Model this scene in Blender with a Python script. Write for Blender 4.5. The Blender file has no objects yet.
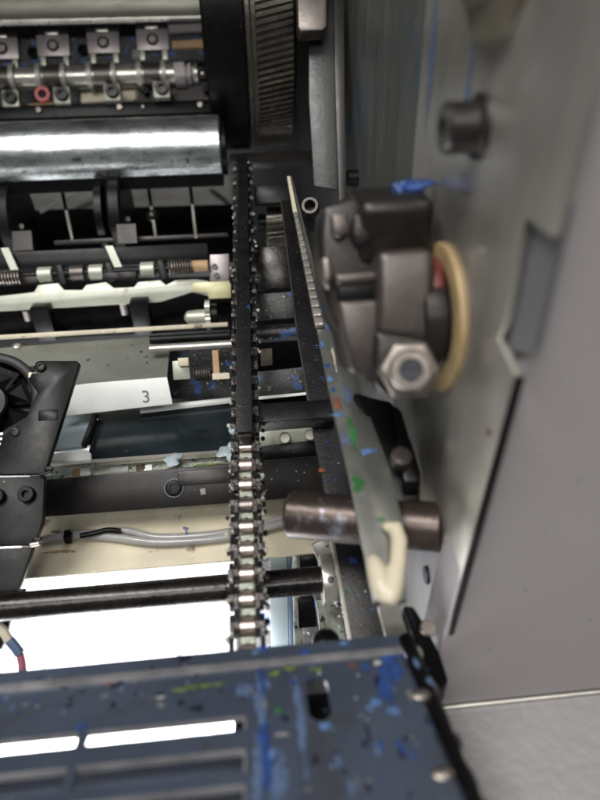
import bpy, bmesh, math, random
from mathutils import Vector, Matrix
random.seed(7)
V = Vector
sc = bpy.context.scene
# ------------------------------------------------------------------ camera
FPX, PITCH, YAW, ROLL = 600.0, math.radians(34), math.radians(4.7), 0.02
CAM = V((0, 0, 1.30))
fh = V((math.sin(YAW), math.cos(YAW), 0)); r0 = V((math.cos(YAW), -math.sin(YAW), 0)); zz = V((0, 0, 1))
FW = fh * math.cos(PITCH) - zz * math.sin(PITCH)
u0 = fh * math.sin(PITCH) + zz * math.cos(PITCH)
RT = r0 * math.cos(ROLL) - u0 * math.sin(ROLL)
UP = u0 * math.cos(ROLL) + r0 * math.sin(ROLL)
cd = bpy.data.cameras.new('camera'); cam = bpy.data.objects.new('camera', cd)
sc.collection.objects.link(cam)
m = Matrix.Identity(4)
for i in range(3):
    m[i][0] = RT[i]; m[i][1] = UP[i]; m[i][2] = -FW[i]; m[i][3] = CAM[i]
cam.matrix_world = m
cd.sensor_fit = 'VERTICAL'; cd.sensor_height = 36; cd.lens = 27; cd.clip_start = .01; cd.clip_end = 50
cd.dof.use_dof = True; cd.dof.focus_distance = .49; cd.dof.aperture_fstop = 27 / 6.6; cd.dof.aperture_blades = 0
sc.camera = cam
# ------------------------------------------------------------------ light
w = bpy.data.worlds.new('World'); sc.world = w; w.use_nodes = True
bg = w.node_tree.nodes['Background']; bg.inputs[0].default_value = (.97, .98, 1, 1); bg.inputs[1].default_value = .10
def area(name, loc, target, sx, sy, power, col=(1, .985, .96)):
    ld = bpy.data.lights.new(name, 'AREA'); ld.shape = 'RECTANGLE'; ld.size = sx; ld.size_y = sy
    ld.energy = power; ld.color = col
    o = bpy.data.objects.new(name, ld); sc.collection.objects.link(o)
    o.location = loc; o.rotation_euler = (V(target) - V(loc)).to_track_quat('-Z', 'Y').to_euler()
    return o
area('ceiling_lamp', (-.75, -.25, 3.1), (0, .4, 1.0), 1.5, .35, 52, (1, .975, .94))
area('ceiling_lamp', (.55, .5, 3.2), (.1, .5, 1.0), 1.6, .35, 16)
area('ceiling_lamp', (-.5, -1.6, 2.9), (0, .5, 1.1), 1.8, .4, 34)
pl = area('pile_fill_light', (-.26, .17, .84), (-.26, .40, .55), .42, .10, 9.0, (1, 1, 1)); pl.data.spread = math.radians(140)  # unseen light added under the guard to whiten the paper
vs = sc.view_settings
vs.view_transform = 'Standard'; vs.look = 'None'; vs.gamma = 1; vs.exposure = .15; vs.use_curve_mapping = False
sc.cycles.max_bounces = 8
sc.cycles.use_denoising = True
sc.cycles.sample_clamp_indirect = 6
# ------------------------------------------------------------------ pixel helpers (photo 600 x 800)
def ray(x, y): return FW + RT * ((x - 300) / FPX) - UP * ((y - 400) / FPX)
def at(x, y, t): return CAM + ray(x, y) * t
def onplane(x, y, p, n):
    d = ray(x, y); return CAM + d * ((p - CAM).dot(n) / d.dot(n))
def atH(x, y, h): return onplane(x, y, CAM - zz * h, zz)
def atX(x, y, X): return onplane(x, y, V((X, 0, 0)), V((1, 0, 0)))
def atY(x, y, Y): return onplane(x, y, V((0, Y, 0)), V((0, 1, 0)))
def pix(p):
    d = p - CAM; t = d.dot(FW); return (300 + FPX * d.dot(RT) / t, 400 - FPX * d.dot(UP) / t, t)
def xto(p, px):                       # slide along world X until the pixel column is reached
    a = (px - 300) / FPX; d = p - CAM; ex = V((1, 0, 0))
    s = (a * d.dot(FW) - d.dot(RT)) / (ex.dot(RT) - a * ex.dot(FW))
    return p + ex * s
def T(y, y0, t0, y1, t1):             # depth of a straight bar at picture row y
    k = (y - y0) / (y1 - y0); return 1 / ((1 - k) / t0 + k / t1)
EX, EY, EZ = V((1, 0, 0)), V((0, 1, 0)), V((0, 0, 1))
# ------------------------------------------------------------------ materials
def mat(name, col, rough=.5, metal=0., var=.25, vs_=25., bump=.15, bs=300., specks=(), rvar=.12, stretch=None, coat=0., spec=.5, bdet=4):
    M = bpy.data.materials.new(name); M.use_nodes = True
    nt = M.node_tree; N = nt.nodes; L = nt.links; b = N['Principled BSDF']
    tc = N.new('ShaderNodeTexCoord'); mp = N.new('ShaderNodeMapping'); L.new(tc.outputs['Object'], mp.inputs[0])
    if stretch: mp.inputs['Scale'].default_value = stretch
    def noise(scale, detail=5, rgh=.6, raw=False):
        n = N.new('ShaderNodeTexNoise'); n.inputs['Scale'].default_value = scale; n.inputs['Detail'].default_value = detail
        n.inputs['Roughness'].default_value = rgh
        L.new((tc.outputs['Object'] if raw else mp.outputs[0]), n.inputs['Vector']); return n
    n1 = noise(vs_); rp = N.new('ShaderNodeValToRGB')
    lo = tuple(c * (1 - var) for c in col); hi = tuple(min(1, c * (1 + var * .6)) for c in col)
    rp.color_ramp.elements[0].position = .3; rp.color_ramp.elements[0].color = (*lo, 1)
    rp.color_ramp.elements[1].position = .7; rp.color_ramp.elements[1].color = (*hi, 1)
    L.new(n1.outputs[0], rp.inputs[0]); cur = rp.outputs[0]
    for i, (sc_, scale, th, soft) in enumerate(specks):
        n = noise(scale, 3, .55, True); r = N.new('ShaderNodeValToRGB')
        r.color_ramp.elements[0].position = th; r.color_ramp.elements[0].color = (0, 0, 0, 1)
        r.color_ramp.elements[1].position = th + soft; r.color_ramp.elements[1].color = (1, 1, 1, 1)
        L.new(n.outputs[0], r.inputs[0])
        mx = N.new('ShaderNodeMix'); mx.data_type = 'RGBA'
        L.new(r.outputs[0], mx.inputs[0]); L.new(cur, mx.inputs[6]); mx.inputs[7].default_value = (*sc_, 1); cur = mx.outputs[2]
    L.new(cur, b.inputs['Base Color'])
    n2 = noise(vs_ * 3); mr = N.new('ShaderNodeMapRange')
    mr.inputs[3].default_value = max(.03, rough - rvar); mr.inputs[4].default_value = min(1, rough + rvar)
    L.new(n2.outputs[0], mr.inputs[0]); L.new(mr.outputs[0], b.inputs['Roughness'])
    b.inputs['Metallic'].default_value = metal; b.inputs['Specular IOR Level'].default_value = spec
    b.inputs['Coat Weight'].default_value = coat
    if bump:
        n3 = noise(bs, bdet); bp = N.new('ShaderNodeBump'); bp.inputs['Strength'].default_value = bump; bp.inputs['Distance'].default_value = .001 if bdet > 2 else .0014
        L.new(n3.outputs[0], bp.inputs['Height']); L.new(bp.outputs[0], b.inputs['Normal'])
    return M
DUST = ((.22, .21, .19), 420., .74, .03)
BLUE = ((.03, .10, .35), 90., .70, .02)
OIL = ((.008, .008, .007), 35., .58, .10)
M = {
 'black': mat('black_oxide_metal', (.0055, .0055, .0058), .38, .1, .5, 40, .1, 500, (DUST,), spec=.15),
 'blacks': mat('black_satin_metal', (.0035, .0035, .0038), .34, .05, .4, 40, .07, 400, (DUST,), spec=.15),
 'beam': mat('black_painted_beam', (.0115, .0100, .0095), .38, .1, .35, 50, .08, 500, (((.3, .28, .25), 330., .75, .03),), spec=.25),
 'greasy': mat('greasy_black_steel', (.012, .010, .009), .26, .3, .6, 60, .2, 200, (((.12, .12, .10), 260., .72, .04),), spec=.4),
 'frame': mat('black_frame_with_ink', (.0065, .0062, .0065), .40, .05, .5, 60, .3, 500, (((.20, .19, .17), 480., .71, .03), ((.015, .035, .11), 110., .68, .03)), spec=.3),
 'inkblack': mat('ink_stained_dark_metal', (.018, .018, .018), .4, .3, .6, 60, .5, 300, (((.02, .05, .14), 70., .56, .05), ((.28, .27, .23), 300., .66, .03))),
 'steel': mat('ground_steel', (.44, .42, .38), .30, .7, .25, 40, .08, 300, ()),
 'chrome': mat('polished_cylinder_chrome', (.44, .47, .475), .27, .9, .45, 22, .7, 12, (((.20, .21, .20), 18., .55, .15), ((.10, .10, .10), 70., .64, .08)), .08, (1, 3, 3)),
 'topsteel': mat('dull_cylinder_steel', (.17, .166, .135), .36, .6, .2, 10, .05, 100, (), .1, (1, 6, 6)),
 'roller': mat('pinkish_roller_steel', (.47, .40, .365), .36, 1, .2, 120, .1, 500, ()),
 'link': mat('oily_link_plate', (.045, .042, .040), .28, .75, .5, 200, .5, 500, (((.33, .32, .28), 420., .66, .04),)),
 'track': mat('pale_track_metal', (.42, .45, .38), .35, .3, .45, 180, .3, 500, (((.05, .05, .04), 150., .58, .05),)),
 'pale': mat('pale_zinc', (.35, .36, .305), .42, .35, .18, 20, .12, 600, (((.22, .22, .17), 60., .66, .08),)),
 'yellowz': mat('yellow_zinc', (.42, .39, .23), .4, .3, .25, 30, .1, 600, ()),
 'plate3': mat('stained_grey_sheet', (.20, .205, .18), .40, .4, .22, 18, .12, 500, (((.03, .03, .027), 130., .70, .03),), .1),
 'white': mat('white_painted_sheet', (.74, .76, .74), .45, 0, .10, 30, .08, 400, (((.40, .36, .28), 60., .68, .1),)),
 'paper': mat('white_paper', (.90, .91, .93), .7, 0, .02, 10, 0),
 'cream': mat('cream_painted_tray', (.50, .45, .34), .5, 0, .22, 24, .15, 400, (((.16, .12, .08), 45., .66, .06), ((.65, .62, .55), 130., .68, .06))),
 'glossdark': mat('dark_glossy_panel', (.012, .017, .020), .2, 0, .4, 20, .05, 200, (((.14, .16, .17), 260., .71, .03),)),
 'bluegrey': mat('blue_grey_block', (.27, .33, .36), .45, 0, .15, 30, .1, 300),
 'guard': mat('slate_guard_paint', (.050, .062, .088), .25, .2, .30, 9, .12, 700, (((.045, .050, .062), 26., .60, .08), ((.26, .28, .30), 380., .74, .03), ((.02, .035, .12), 120., .715, .02)), .1, None, .15),
 'edgelight_scuff': mat('guard_edge_highlight_and_scuff', (.20, .20, .21), .4, .4, .4, 60, .2, 500, ()),  # edge highlights put into the colour; also used for pale scuff specks
 'side': mat('machined_side_plate', (.52, .50, .455), .34, .85, .16, 10, .05, 400, (((.40, .38, .33), 9., .52, .2), ((.28, .26, .22), 60., .72, .06)), .12, (1, 5, .7)),
 'inner': mat('dark_grey_casting', (.080, .086, .080), .34, .4, .35, 14, .55, 260, (((.05, .07, .10), 12., .60, .1), ((.28, .28, .25), 150., .70, .05)), .15, (3, 3, .5)),
 'panel': mat('mauve_grey_cover', (.315, .291, .294), .46, 0, .05, 8, .06, 1200, (((.40, .38, .37), 70., .76, .05),)),
 'ledge': mat('textured_grey_paint', (.235, .226, .228), .33, 0, .05, 12, 1.0, 115, bdet=1.5),
 'brown': mat('browned_steel_pin', (.050, .037, .031), .34, .6, .4, 40, .2, 300, (((.20, .20, .24), 50., .60, .1),)),
 'clamp': mat('browned_clamp_steel', (.092, .079, .073), .38, .7, .3, 30, .15, 400, ()),
 'clampd': mat('dark_clamp_steel', (.024, .021, .020), .36, .5, .4, 30, .15, 400, ()),
 'nut': mat('worn_nut_steel', (.215, .19, .17), .36, .9, .3, 60, .15, 400, ()),
 'brass': mat('yellow_fibre_ring', (.30, .215, .105), .55, .1, .25, 50, .15, 400, ()),
 'red': mat('dark_red_seal', (.10, .015, .012), .5, 0, .3, 40, .1, 400, ()),
 'redring': mat('pink_red_ring', (.45, .08, .08), .45, 0, .2, 40, .1, 400, ()),
 'plastic': mat('ivory_plastic', (.47, .42, .315), .38, 0, .10, 60, .15, 200, (((.50, .42, .28), 50., .66, .1),), .1, None, 0),
 'rail': mat('brushed_guide_steel', (.165, .168, .155), .38, .7, .3, 40, .12, 500, (((.10, .16, .24), 55., .64, .06), ((.06, .06, .05), 110., .70, .05)), .12),
 'grip': mat('mauve_gripper_steel', (.24, .215, .215), .40, .5, .2, 60, .1, 400, ()),
 'gear': mat('oily_gear_steel', (.15, .138, .115), .30, .85, .4, 60, .2, 400, (((.28, .22, .10), 120., .66, .05),)),
 'wood': mat('tan_strip', (.34, .22, .11), .6, 0, .25, 60, .2, 300, ()),
 'hose': mat('clear_grey_hose', (.27, .265, .26), .22, 0, .2, 40, .05, 200, (((.12, .12, .12), 90., .66, .05),)),
 'greywall': mat('dull_grey_backing', (.20, .195, .185), .6, 0, .3, 8, .1, 200, ()),
 'floor': mat('grey_shop_floor', (.18, .18, .175), .6, 0, .2, 3, .1, 60, ()),
 'blue': mat('blue_ink', (.022, .055, .19), .35, 0, .4, 60, .2, 300, ()),
 'lblue': mat('light_blue_ink', (.09, .17, .34), .4, 0, .35, 60, .2, 300, ()),
 'green': mat('green_ink', (.025, .14, .035), .4, 0, .3, 60, .2, 300, ()),
 'ygreen': mat('yellow_green_ink', (.11, .15, .04), .5, 0, .4, 60, .2, 300, ()),
 'rust': mat('orange_red_ink', (.20, .06, .03), .5, 0, .4, 60, .2, 300, ()),
 'ink': mat('black_ink', (.012, .014, .03), .35, 0, .4, 60, .2, 300, ()),
 'digit': mat('grey_digit_print', (.16, .16, .16), .6, 0, .1, 60, 0, 300, ()),
 'lightdirt': mat('pale_scuff', (.38, .38, .36), .6, 0, .3, 90, .2, 300, ()),
 'pink': mat('pink_cable_sheath', (.36, .12, .16), .5, 0, .2, 60, .1, 300, ()),
 'bluec': mat('blue_grey_tape', (.075, .115, .20), .5, 0, .2, 60, .1, 300, ()),
 'recess': mat('recess_grey', (.10, .10, .105), .5, 0, .1, 20, .1, 300, ()),
 'web': mat('dark_green_grey_web', (.030, .034, .032), .40, .3, .3, 20, .3, 200, (((.16, .16, .14), 150., .70, .05),)),
 'olive': mat('olive_dirty_steel', (.10, .085, .06), .5, .4, .3, 40, .1, 300, ()),
}
# ------------------------------------------------------------------ mesh builder
class MB:
    def __init__(s): s.bm = bmesh.new()
    def prism(s, pts, ext):
        a = [s.bm.verts.new(p) for p in pts]; b = [s.bm.verts.new(p + ext) for p in pts]; n = len(pts)
        s.bm.faces.new(a); s.bm.faces.new(b[::-1])
        for i in range(n): s.bm.faces.new((a[i], b[i], b[(i + 1) % n], a[(i + 1) % n]))
        return s
    def box(s, c, x, y, z):            # half-axis vectors
        p = [c - x - y + z, c + x - y + z, c + x + y + z, c - x + y + z]
        return s.prism(p, -z * 2)
    def rings(s, rings, cap=True, closed=False):
        vs_ = [[s.bm.verts.new(p) for p in r] for r in rings]; n = len(rings[0])
        R = range(len(vs_)) if closed else range(len(vs_) - 1)
        for i in R:
            A, B = vs_[i], vs_[(i + 1) % len(vs_)]
            for j in range(n): s.bm.faces.new((A[j], A[(j + 1) % n], B[(j + 1) % n], B[j]))
        if cap and not closed:
            s.bm.faces.new(vs_[0][::-1]); s.bm.faces.new(vs_[-1])
        return s
    def lathe(s, p0, axis, prof, seg=24, cap=True, ref=None):     # prof: (distance, radius)
        ax = axis.normalized(); u = (ref or (EZ if abs(ax.z) < .9 else EX)).cross(ax).normalized(); v = ax.cross(u)
        rs = [[p0 + ax * d + (u * math.cos(6.2831853 * k / seg) + v * math.sin(6.2831853 * k / seg)) * r for k in range(seg)] for d, r in prof]
        return s.rings(rs, cap)
    def tube(s, p0, p1, r, seg=20, ch=0.):
        d = (p1 - p0).length
        prof = [(0, r), (d, r)] if not ch else [(0, r - ch), (ch, r), (d - ch, r), (d, r - ch)]
        return s.lathe(p0, p1 - p0, prof, seg)
    def annulus(s, p0, axis, ri, ro, th, seg=32):
        ax = axis.normalized(); u = (EZ if abs(ax.z) < .9 else EX).cross(ax).normalized(); v = ax.cross(u)
        def ring(d, r): return [p0 + ax * d + (u * math.cos(6.2831853 * k / seg) + v * math.sin(6.2831853 * k / seg)) * r for k in range(seg)]
        return s.rings([ring(0, ri), ring(0, ro), ring(th, ro), ring(th, ri)], False, True)
    def path(s, pts, r, seg=8):
        rs = []; ref = None
        for i, p in enumerate(pts):
            d = (pts[min(i + 1, len(pts) - 1)] - pts[max(i - 1, 0)]).normalized()
            if ref is None: ref = d.orthogonal().normalized()
            ref = (ref - d * ref.dot(d)).normalized(); v = d.cross(ref)
            rr = r[i] if isinstance(r, (list, tuple)) else r
            rs.append([p + (ref * math.cos(6.2831853 * k / seg) + v * math.sin(6.2831853 * k / seg)) * rr for k in range(seg)])
        return s.rings(rs)
    def ball(s, c, r, sub=2, scale=None):
        g = bmesh.ops.create_icosphere(s.bm, subdivisions=sub, radius=r)
        for v in g['verts']:
            if scale: v.co = V((v.co.x * scale[0], v.co.y * scale[1], v.co.z * scale[2]))
            v.co += c
        return s
    def build(s, name, material, parent=None, bevel=0., seg=2, ang=32, label=None):
        bm = s.bm; bmesh.ops.recalc_face_normals(bm, faces=bm.faces)
        if bevel:
            e = [e for e in bm.edges if len(e.link_faces) == 2 and e.calc_face_angle(0) > math.radians(30)]
            bmesh.ops.bevel(bm, geom=e, offset=bevel, segments=seg, affect='EDGES', clamp_overlap=True, profile=.5)
        off = V((0, 0, 0)); q = parent
        while q is not None: off += q.location; q = q.parent
        for v in bm.verts: v.co -= off
        for f in bm.faces: f.smooth = True
        for e in bm.edges:
            if len(e.link_faces) == 2 and e.calc_face_angle(0) > math.radians(ang): e.smooth = False
        me = bpy.data.meshes.new(name); bm.to_mesh(me); bm.free()
        me.materials.append(M[material] if isinstance(material, str) else material)
        o = bpy.data.objects.new(name, me); sc.collection.objects.link(o); o.parent = parent
        if label: o['label'] = label
        return o
def tag(o, label, cat, group=None, kind=None):
    if label: o['label'] = label
    if cat: o['category'] = cat
    if group: o['group'] = group
    if kind: o['kind'] = kind
    return o
def thing(name, loc, label, cat, group=None):
    o = bpy.data.objects.new(name, None); sc.collection.objects.link(o); o.location = loc; o.empty_display_size = .01
    return tag(o, label, cat, group)
def copy(o, loc=None, parent=None, rot=None):
    c = o.copy(); sc.collection.objects.link(c)
    if loc is not None: c.location = loc
    if rot is not None: c.rotation_euler = rot
    c.parent = parent; return c
def ink_mat(key):
    """thin ink film: opacity follows the film thickness stored on the mesh, broken up by noise"""
    k = 'film_' + key
    if k in M: return M[k]
    src = M[key]; m_ = src.copy(); m_.name = 'film_' + src.name; nt = m_.node_tree; N = nt.nodes; L = nt.links; b = N['Principled BSDF']
    at_ = N.new('ShaderNodeAttribute'); at_.attribute_name = 'film'
    tc = N.new('ShaderNodeTexCoord'); n = N.new('ShaderNodeTexNoise'); n.inputs['Scale'].default_value = 330; n.inputs['Detail'].default_value = 6
    L.new(tc.outputs['Object'], n.inputs['Vector'])
    ma = N.new('ShaderNodeMath'); ma.operation = 'MULTIPLY_ADD'; L.new(n.outputs[0], ma.inputs[0]); ma.inputs[1].default_value = 2.2; L.new(at_.outputs['Fac'], ma.inputs[2])
    mr = N.new('ShaderNodeMapRange'); mr.inputs[1].default_value = 1.35; mr.inputs[2].default_value = 1.9; mr.inputs[3].default_value = 0; mr.inputs[4].default_value = .80
    L.new(ma.outputs[0], mr.inputs[0]); L.new(mr.outputs[0], b.inputs['Alpha'])
    M[k] = m_; return m_
def splat(c, n, ru, rv, udir, parent, material, th=.0004, rough=.35, name='ink_spot'):
    n = n.normalized(); u = (udir - n * udir.dot(n)).normalized(); v = n.cross(u); K = 26
    ph = [random.uniform(0, 6.28) for _ in range(3)]; rough = .42
    ru *= 1.35; rv *= 1.35
    m = MB(); lay = m.bm.verts.layers.float.new('film')
    cv = m.bm.verts.new(c + n * th); cv[lay] = 1.; prev = None
    for f, lev, hh_ in ((.45, .85, .9), (.75, .5, .6), (1., 0., .15)):
        ring = []
        for k in range(K):
            a = 6.2832 * k / K; r = 1 + rough * f * (math.sin(2 * a + ph[0]) * .4 + math.sin(3 * a + ph[1]) * .4 + math.sin(5 * a + ph[2]) * .3)
            w_ = m.bm.verts.new(c + (u * math.cos(a) * ru + v * math.sin(a) * rv) * r * f + n * th * hh_); w_[lay] = lev; ring.append(w_)
        for k in range(K):
            if prev is None: m.bm.faces.new((cv, ring[k], ring[(k + 1) % K]))
            else: m.bm.faces.new((prev[k], prev[(k + 1) % K], ring[(k + 1) % K], ring[k]))
        prev = ring
    if name == 'paste_blob': return m.build(name, material, parent, ang=80)
    return m.build(name, ink_mat(material), parent, ang=80)
def screw(c, ax, r, hgt, parent, material='black', socket=True, name='bolt', sockmat='ink'):
    """socket-head screw: c on the surface, ax outwards"""
    ax = ax.normalized(); m = MB(); ri = r * .5
    u = (EZ if abs(ax.z) < .9 else EX).cross(ax).normalized(); v = ax.cross(u)
    def ring(d, rr, n=24): return [c + ax * d + (u * math.cos(6.28318 * k / n) + v * math.sin(6.28318 * k / n)) * rr for k in range(n)]
    if socket:
        m.rings([ring(-.0005, r), ring(hgt * .85, r), ring(hgt, r * .88), ring(hgt, ri), ring(hgt * .35, ri * .95)])
    else:
        m.rings([ring(-.0005, r), ring(hgt * .5, r), ring(hgt * .85, r * .75), ring(hgt, r * .35)])
    return m.build(name, material, parent, ang=40)

# ================================================================== SETTING
XP = .095                      # plane of the near side plate
# shop floor, black backing added to keep the far background dark, inner side wall
tag(MB().box(V((0, .6, -.02)), EX * 3, EY * 3, EZ * .02).build('floor', 'floor'), 'grey concrete floor beneath the machine', None, kind='structure')
tag(MB().box(V((0, 1.35, .95)), EX * 1.2, EY * .02, EZ * .8).build('dark_backing', 'blacks'), 'black backing added to keep the far background dark', None, kind='structure')
pa = atX(428, 0, XP)
wall = MB().box(V((XP + .04, .88, 1.05)), EX * .018, EY * .45, EZ * .75).build('wall_side', 'inner', bevel=.002)
tag(wall, 'dark grey cast inner side wall behind the clamp', None, kind='structure')

shade_hood = MB().box(V((-.35, 1.02, 1.60)), EX * .55, EY * .42, EZ * .02).build('shade_hood', 'blacks'); tag(shade_hood, 'unseen dark cover added above the cylinders to shade them', None, kind='structure')  # unseen cover added above the view to darken the far cylinders
# near side plate: machined metal, outline on X = XP
pts = [atX(x, y, XP) for x, y in [(441, 650), (515, 375), (497, 339), (505, 325), (523, 217), (551, 237), (594, 80)]]
top_f = V((XP, atX(600, 0, XP).y * .98, 1.75)); 
far_y = atX(418, 100, XP).y
poly = pts + [V((XP, pts[-1].y * .985, 1.75)), V((XP, far_y, 1.75)), V((XP, far_y, .75)), V((XP, pts[0].y, .75))]
sp = thing('side_plate', V((XP, far_y, .75)), 'pale machined metal side plate behind the brown clamp, beside the mauve cover', 'metal plate')
MB().prism(poly, EX * .0035).build('plate', 'side', sp, bevel=.0005)
# recess behind its notch
MB().prism([atX(x, y, XP + .0042) for x, y in [(497, 198), (566, 204), (533, 352), (486, 352)]], EX * .0028).build('recess_back', 'recess', sp)
def plate_pin(px, py, r, prof, material, name, parent=sp):
    c = atX(px, py, XP); return MB().lathe(c, -EX, [((d - .002) * .864, rr * .864) for d, rr in prof], 28).build(name, material, parent, ang=35)
b1 = plate_pin(480, 127, .01, [(0, .0145), (.004, .0145), (.006, .0115), (.0185, .0112), (.020, .010), (.020, .0055), (.015, .005)], 'clampd', 'bolt')
k1 = plate_pin(506, -44, .02, [(0, .031), (.007, .031), (.009, .028)], 'olive', 'round_boss')
plate_pin(502, -50, .02, [(.006, .020), (.013, .020), (.0145, .018), (.0145, .008), (.01, .008)], 'nut', 'boss_nut')
c = atX(427, 575, XP)
MB().lathe(c + EX * .002, -EX, [(0, .0055), (.0032, .0055), (.0032, .0045)], 20).build('dark_hole_disc', 'ink', sp)  # black disc stands in for the dark inside of an open hole
for px, py, mt, r in [(482, 250, 'lightdirt', .0018), (489, 432, 'rust', .0022), (431, 75, 'bluec', .0035), (469, 85, 'bluec', .003), (433, 30, 'bluec', .003)]:
    splat(atX(px, py, XP), -EX, r, r * (6 if mt in ('lblue', 'bluec') else 1.2), EY, sp, mt)
# blue ink smear lump on the plate above the clamp
c = at(405, 188, .34)

# mauve outer cover: front facing panel
EDGE = atX(441, 652, XP)
fy = EDGE.y - .006
cp = thing('cover_panel', V((.3, fy, .85)), 'large smooth mauve grey outer cover panel at the right edge', 'cover panel')
lz = atY(520, 701, fy).z
poly = [atY(x, y, fy) for x, y in [(455, 640), (607, 55)]]
xl0 = atY(426, 700, fy).x; xlt = atY(609, 40, fy).x
zb, zt = lz + .004, 1.75
sl = (xlt - xl0) / (atY(609, 40, fy).z - zb)
MB().prism([V((xl0, fy, zb)), V((.7, fy, zb)), V((.7, fy, zt)), V((xl0 + sl * (zt - zb), fy, zt))], EY * .03).build('panel', 'panel', cp, bevel=.0022, seg=3)
MB().prism([atX(x, y, XP - .0005) for x, y in [(442, 652), (515.3, 377), (517.2, 377), (444, 652)]], EX * .003).build('edge_seal', 'blacks', sp)
for x_, y_, r_ in [(540, 455, .0009), (578, 480, .0008), (500, 560, .0012), (525, 590, .0008), (560, 380, .0007), (590, 620, .001), (490, 650, .0008), (570, 260, .0008), (545, 530, .0006)]:
    splat(atY(x_, y_, fy), -EY, r_, r_ * .7, EX + EZ * .4, cp, random.choice(['lightdirt', 'edgelight_scuff']), .0002, name='scuff')
# ledge below
ld = MB(); ld.box(V((.37, fy - .15, lz - .05)), EX * .31, EY * .20, EZ * .05)
tag(ld.build('ledge', 'ledge', bevel=.004, seg=3), 'light grey textured painted ledge below the mauve cover', 'ledge', None)
MB().prism([V((xl0 - .002, fy - .0015, lz - .001)), V((.68, fy - .0015, lz - .001)), V((.68, fy - .0015, lz + .003)), V((xl0 - .002, fy - .0015, lz + .003))], EY * .004).build('seam_highlight', 'side', cp, bevel=.001)  # highlight along the join built as a pale metal strip

# paper pile deep below (glowing white in the photo because it is strongly lit)
pr = atH(236, 600, .62)
pile = thing('paper_pile', V((-.3, .4, .2)), 'brightly lit stack of white paper deep below the black shaft', 'paper stack')
for i in range(12):
    zt_ = CAM.z - .62 - i * .012; j = random.uniform(-.002, .002)
    MB().box(V((pr.x - .45 + j, .42 + j, zt_ - .0058)), EX * .45, EY * .40, EZ * .0058).build('paper_ream', 'paper', pile)
MB().box(V((pr.x - .45, .42, .25)), EX * .45, EY * .40, EZ * .25).build('pallet_block', 'wood', pile)

# ================================================================== FAR ZONE
TC = .74
# gear: axis along X
gx0 = at(253, 70, .76).x; gx1 = at(289, 70, .76).x
gc = V((0, .93, CAM.z - .028)); GR = .150
gear = thing('helical_gear', V((gx0, gc.y, gc.z)), 'oily dark helical gear wheel beside the black drum', 'gear')
m = MB(); NT = 132; rs = []
for j in range(5):
    x = gx0 + .004 + (gx1 - gx0 - .004) * j / 4; tw = -.055 * j / 4; ring = []
    for k in range(NT):
        for fr, rr in ((0, GR - .0045), (.28, GR - .0045), (.42, GR), (.82, GR)):
            a = 6.2831853 * (k + fr) / NT + tw; ring.append(V((x, gc.y + math.cos(a) * rr, gc.z + math.sin(a) * rr)))
    rs.append(ring)
m.rings(rs, True).build('tooth_rim', 'gear', gear, ang=25)
MB().lathe(V((gx0 - .004, gc.y, gc.z)), EX, [(0, GR - .006), (.003, GR + .001), (.0075, GR + .001)], 96).build('rim_flange', 'gear', gear, label='greasy yellowish flange of the gear')
MB().lathe(V((gx1, gc.y, gc.z)), EX, [(0, GR - .02), (.004, GR - .02), (.006, GR - .03)], 64).build('hub', 'blacks', gear)
# second small pinion below
g2 = thing('small_pinion', V((.03, .80, 1.15)), 'small dark toothed pinion below the large gear', 'gear')
pc = at(275, 222, .74); px0 = at(266, 222, .74).x; px1 = at(287, 222, .74).x
m = MB(); rs = []
for j in range(2):
    x = px0 if j == 0 else px1; ring = []
    for k in range(30):
        for fr, rr in ((0, .026), (.3, .026), (.45, .03), (.8, .03)):
            a = 6.2831853 * (k + fr) / 30 - .05 * j; ring.append(V((x, pc.y + math.cos(a) * rr, pc.z + math.sin(a) * rr)))
    rs.append(ring)
m.rings(rs).build('tooth_rim', 'gear', g2, ang=25)
MB().tube(V((px0 - .01, pc.y, pc.z)), V((px1 + .01, pc.y, pc.z)), .01).build('shaft', 'blacks', g2)
# black drum end (journal) left of gear
jx0 = at(208, 60, .76).x; jx1 = at(246, 60, .76).x
jr = thing('black_drum', V((jx0, gc.y, gc.z)), 'glossy black cylinder end between the gear and the gripper shaft', 'drum')
MB().lathe(V((jx0, gc.y, gc.z)), EX, [(0, .150), (.002, .153), (jx1 - jx0 - .002, .153), (jx1 - jx0, .150)], 96).build('drum', 'blacks', jr)
MB().lathe(V((jx1 - .001, gc.y, gc.z)), EX, [(0, .146), (.006, .146)], 96).build('spacer_ring', 'gear', jr)
MB().box(at(228, 110, .772), EX * .020, EY * .004, EZ * .0009).build('split_line', 'ink', jr)

# silver cylinder: silhouettes at rows 118 and 181
def xcyl_from_rows(px, ya, yb, t):
    """axis point and radius of an X-axis cylinder whose silhouette rows are ya, yb at column px, centre about t away"""
    a = ray(px, ya); b = ray(px, yb); a.x = b.x = 0; a.normalize(); b.normalize()
    h = a.angle(b) / 2; d = (a + b).normalized(); D = t; return CAM + d * D, D * math.sin(h)
c, R = xcyl_from_rows(110, 118, 186, .80)
xl = xto(V((0, c.y, c.z)), -170).x; xr = at(221, 150, c.y * 0 + (c - CAM).dot(FW) - R).x
cy = thing('chrome_cylinder', V((xr, c.y, c.z)), 'shiny chrome cylinder spanning the upper left under the gripper shaft', 'cylinder')
MB().lathe(V((xr, c.y, c.z)), -EX, [(0, R - .002), (.002, R), (xr - xl, R)], 96).build('barrel', 'chrome', cy)
MB().lathe(V((xr - .001, c.y, c.z)), EX, [(0, R * .8), (.006, R * .8)], 48).build('end_cap', 'blacks', cy)
lowc = V((0, c.y - R * .72, c.z - R * .78))
MB().box(V(((xl + xr) / 2, lowc.y, lowc.z)), EX * (xr - xl) / 2, EY * .004, EZ * .007).build('wiper_bar', 'blacks', cy)
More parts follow.
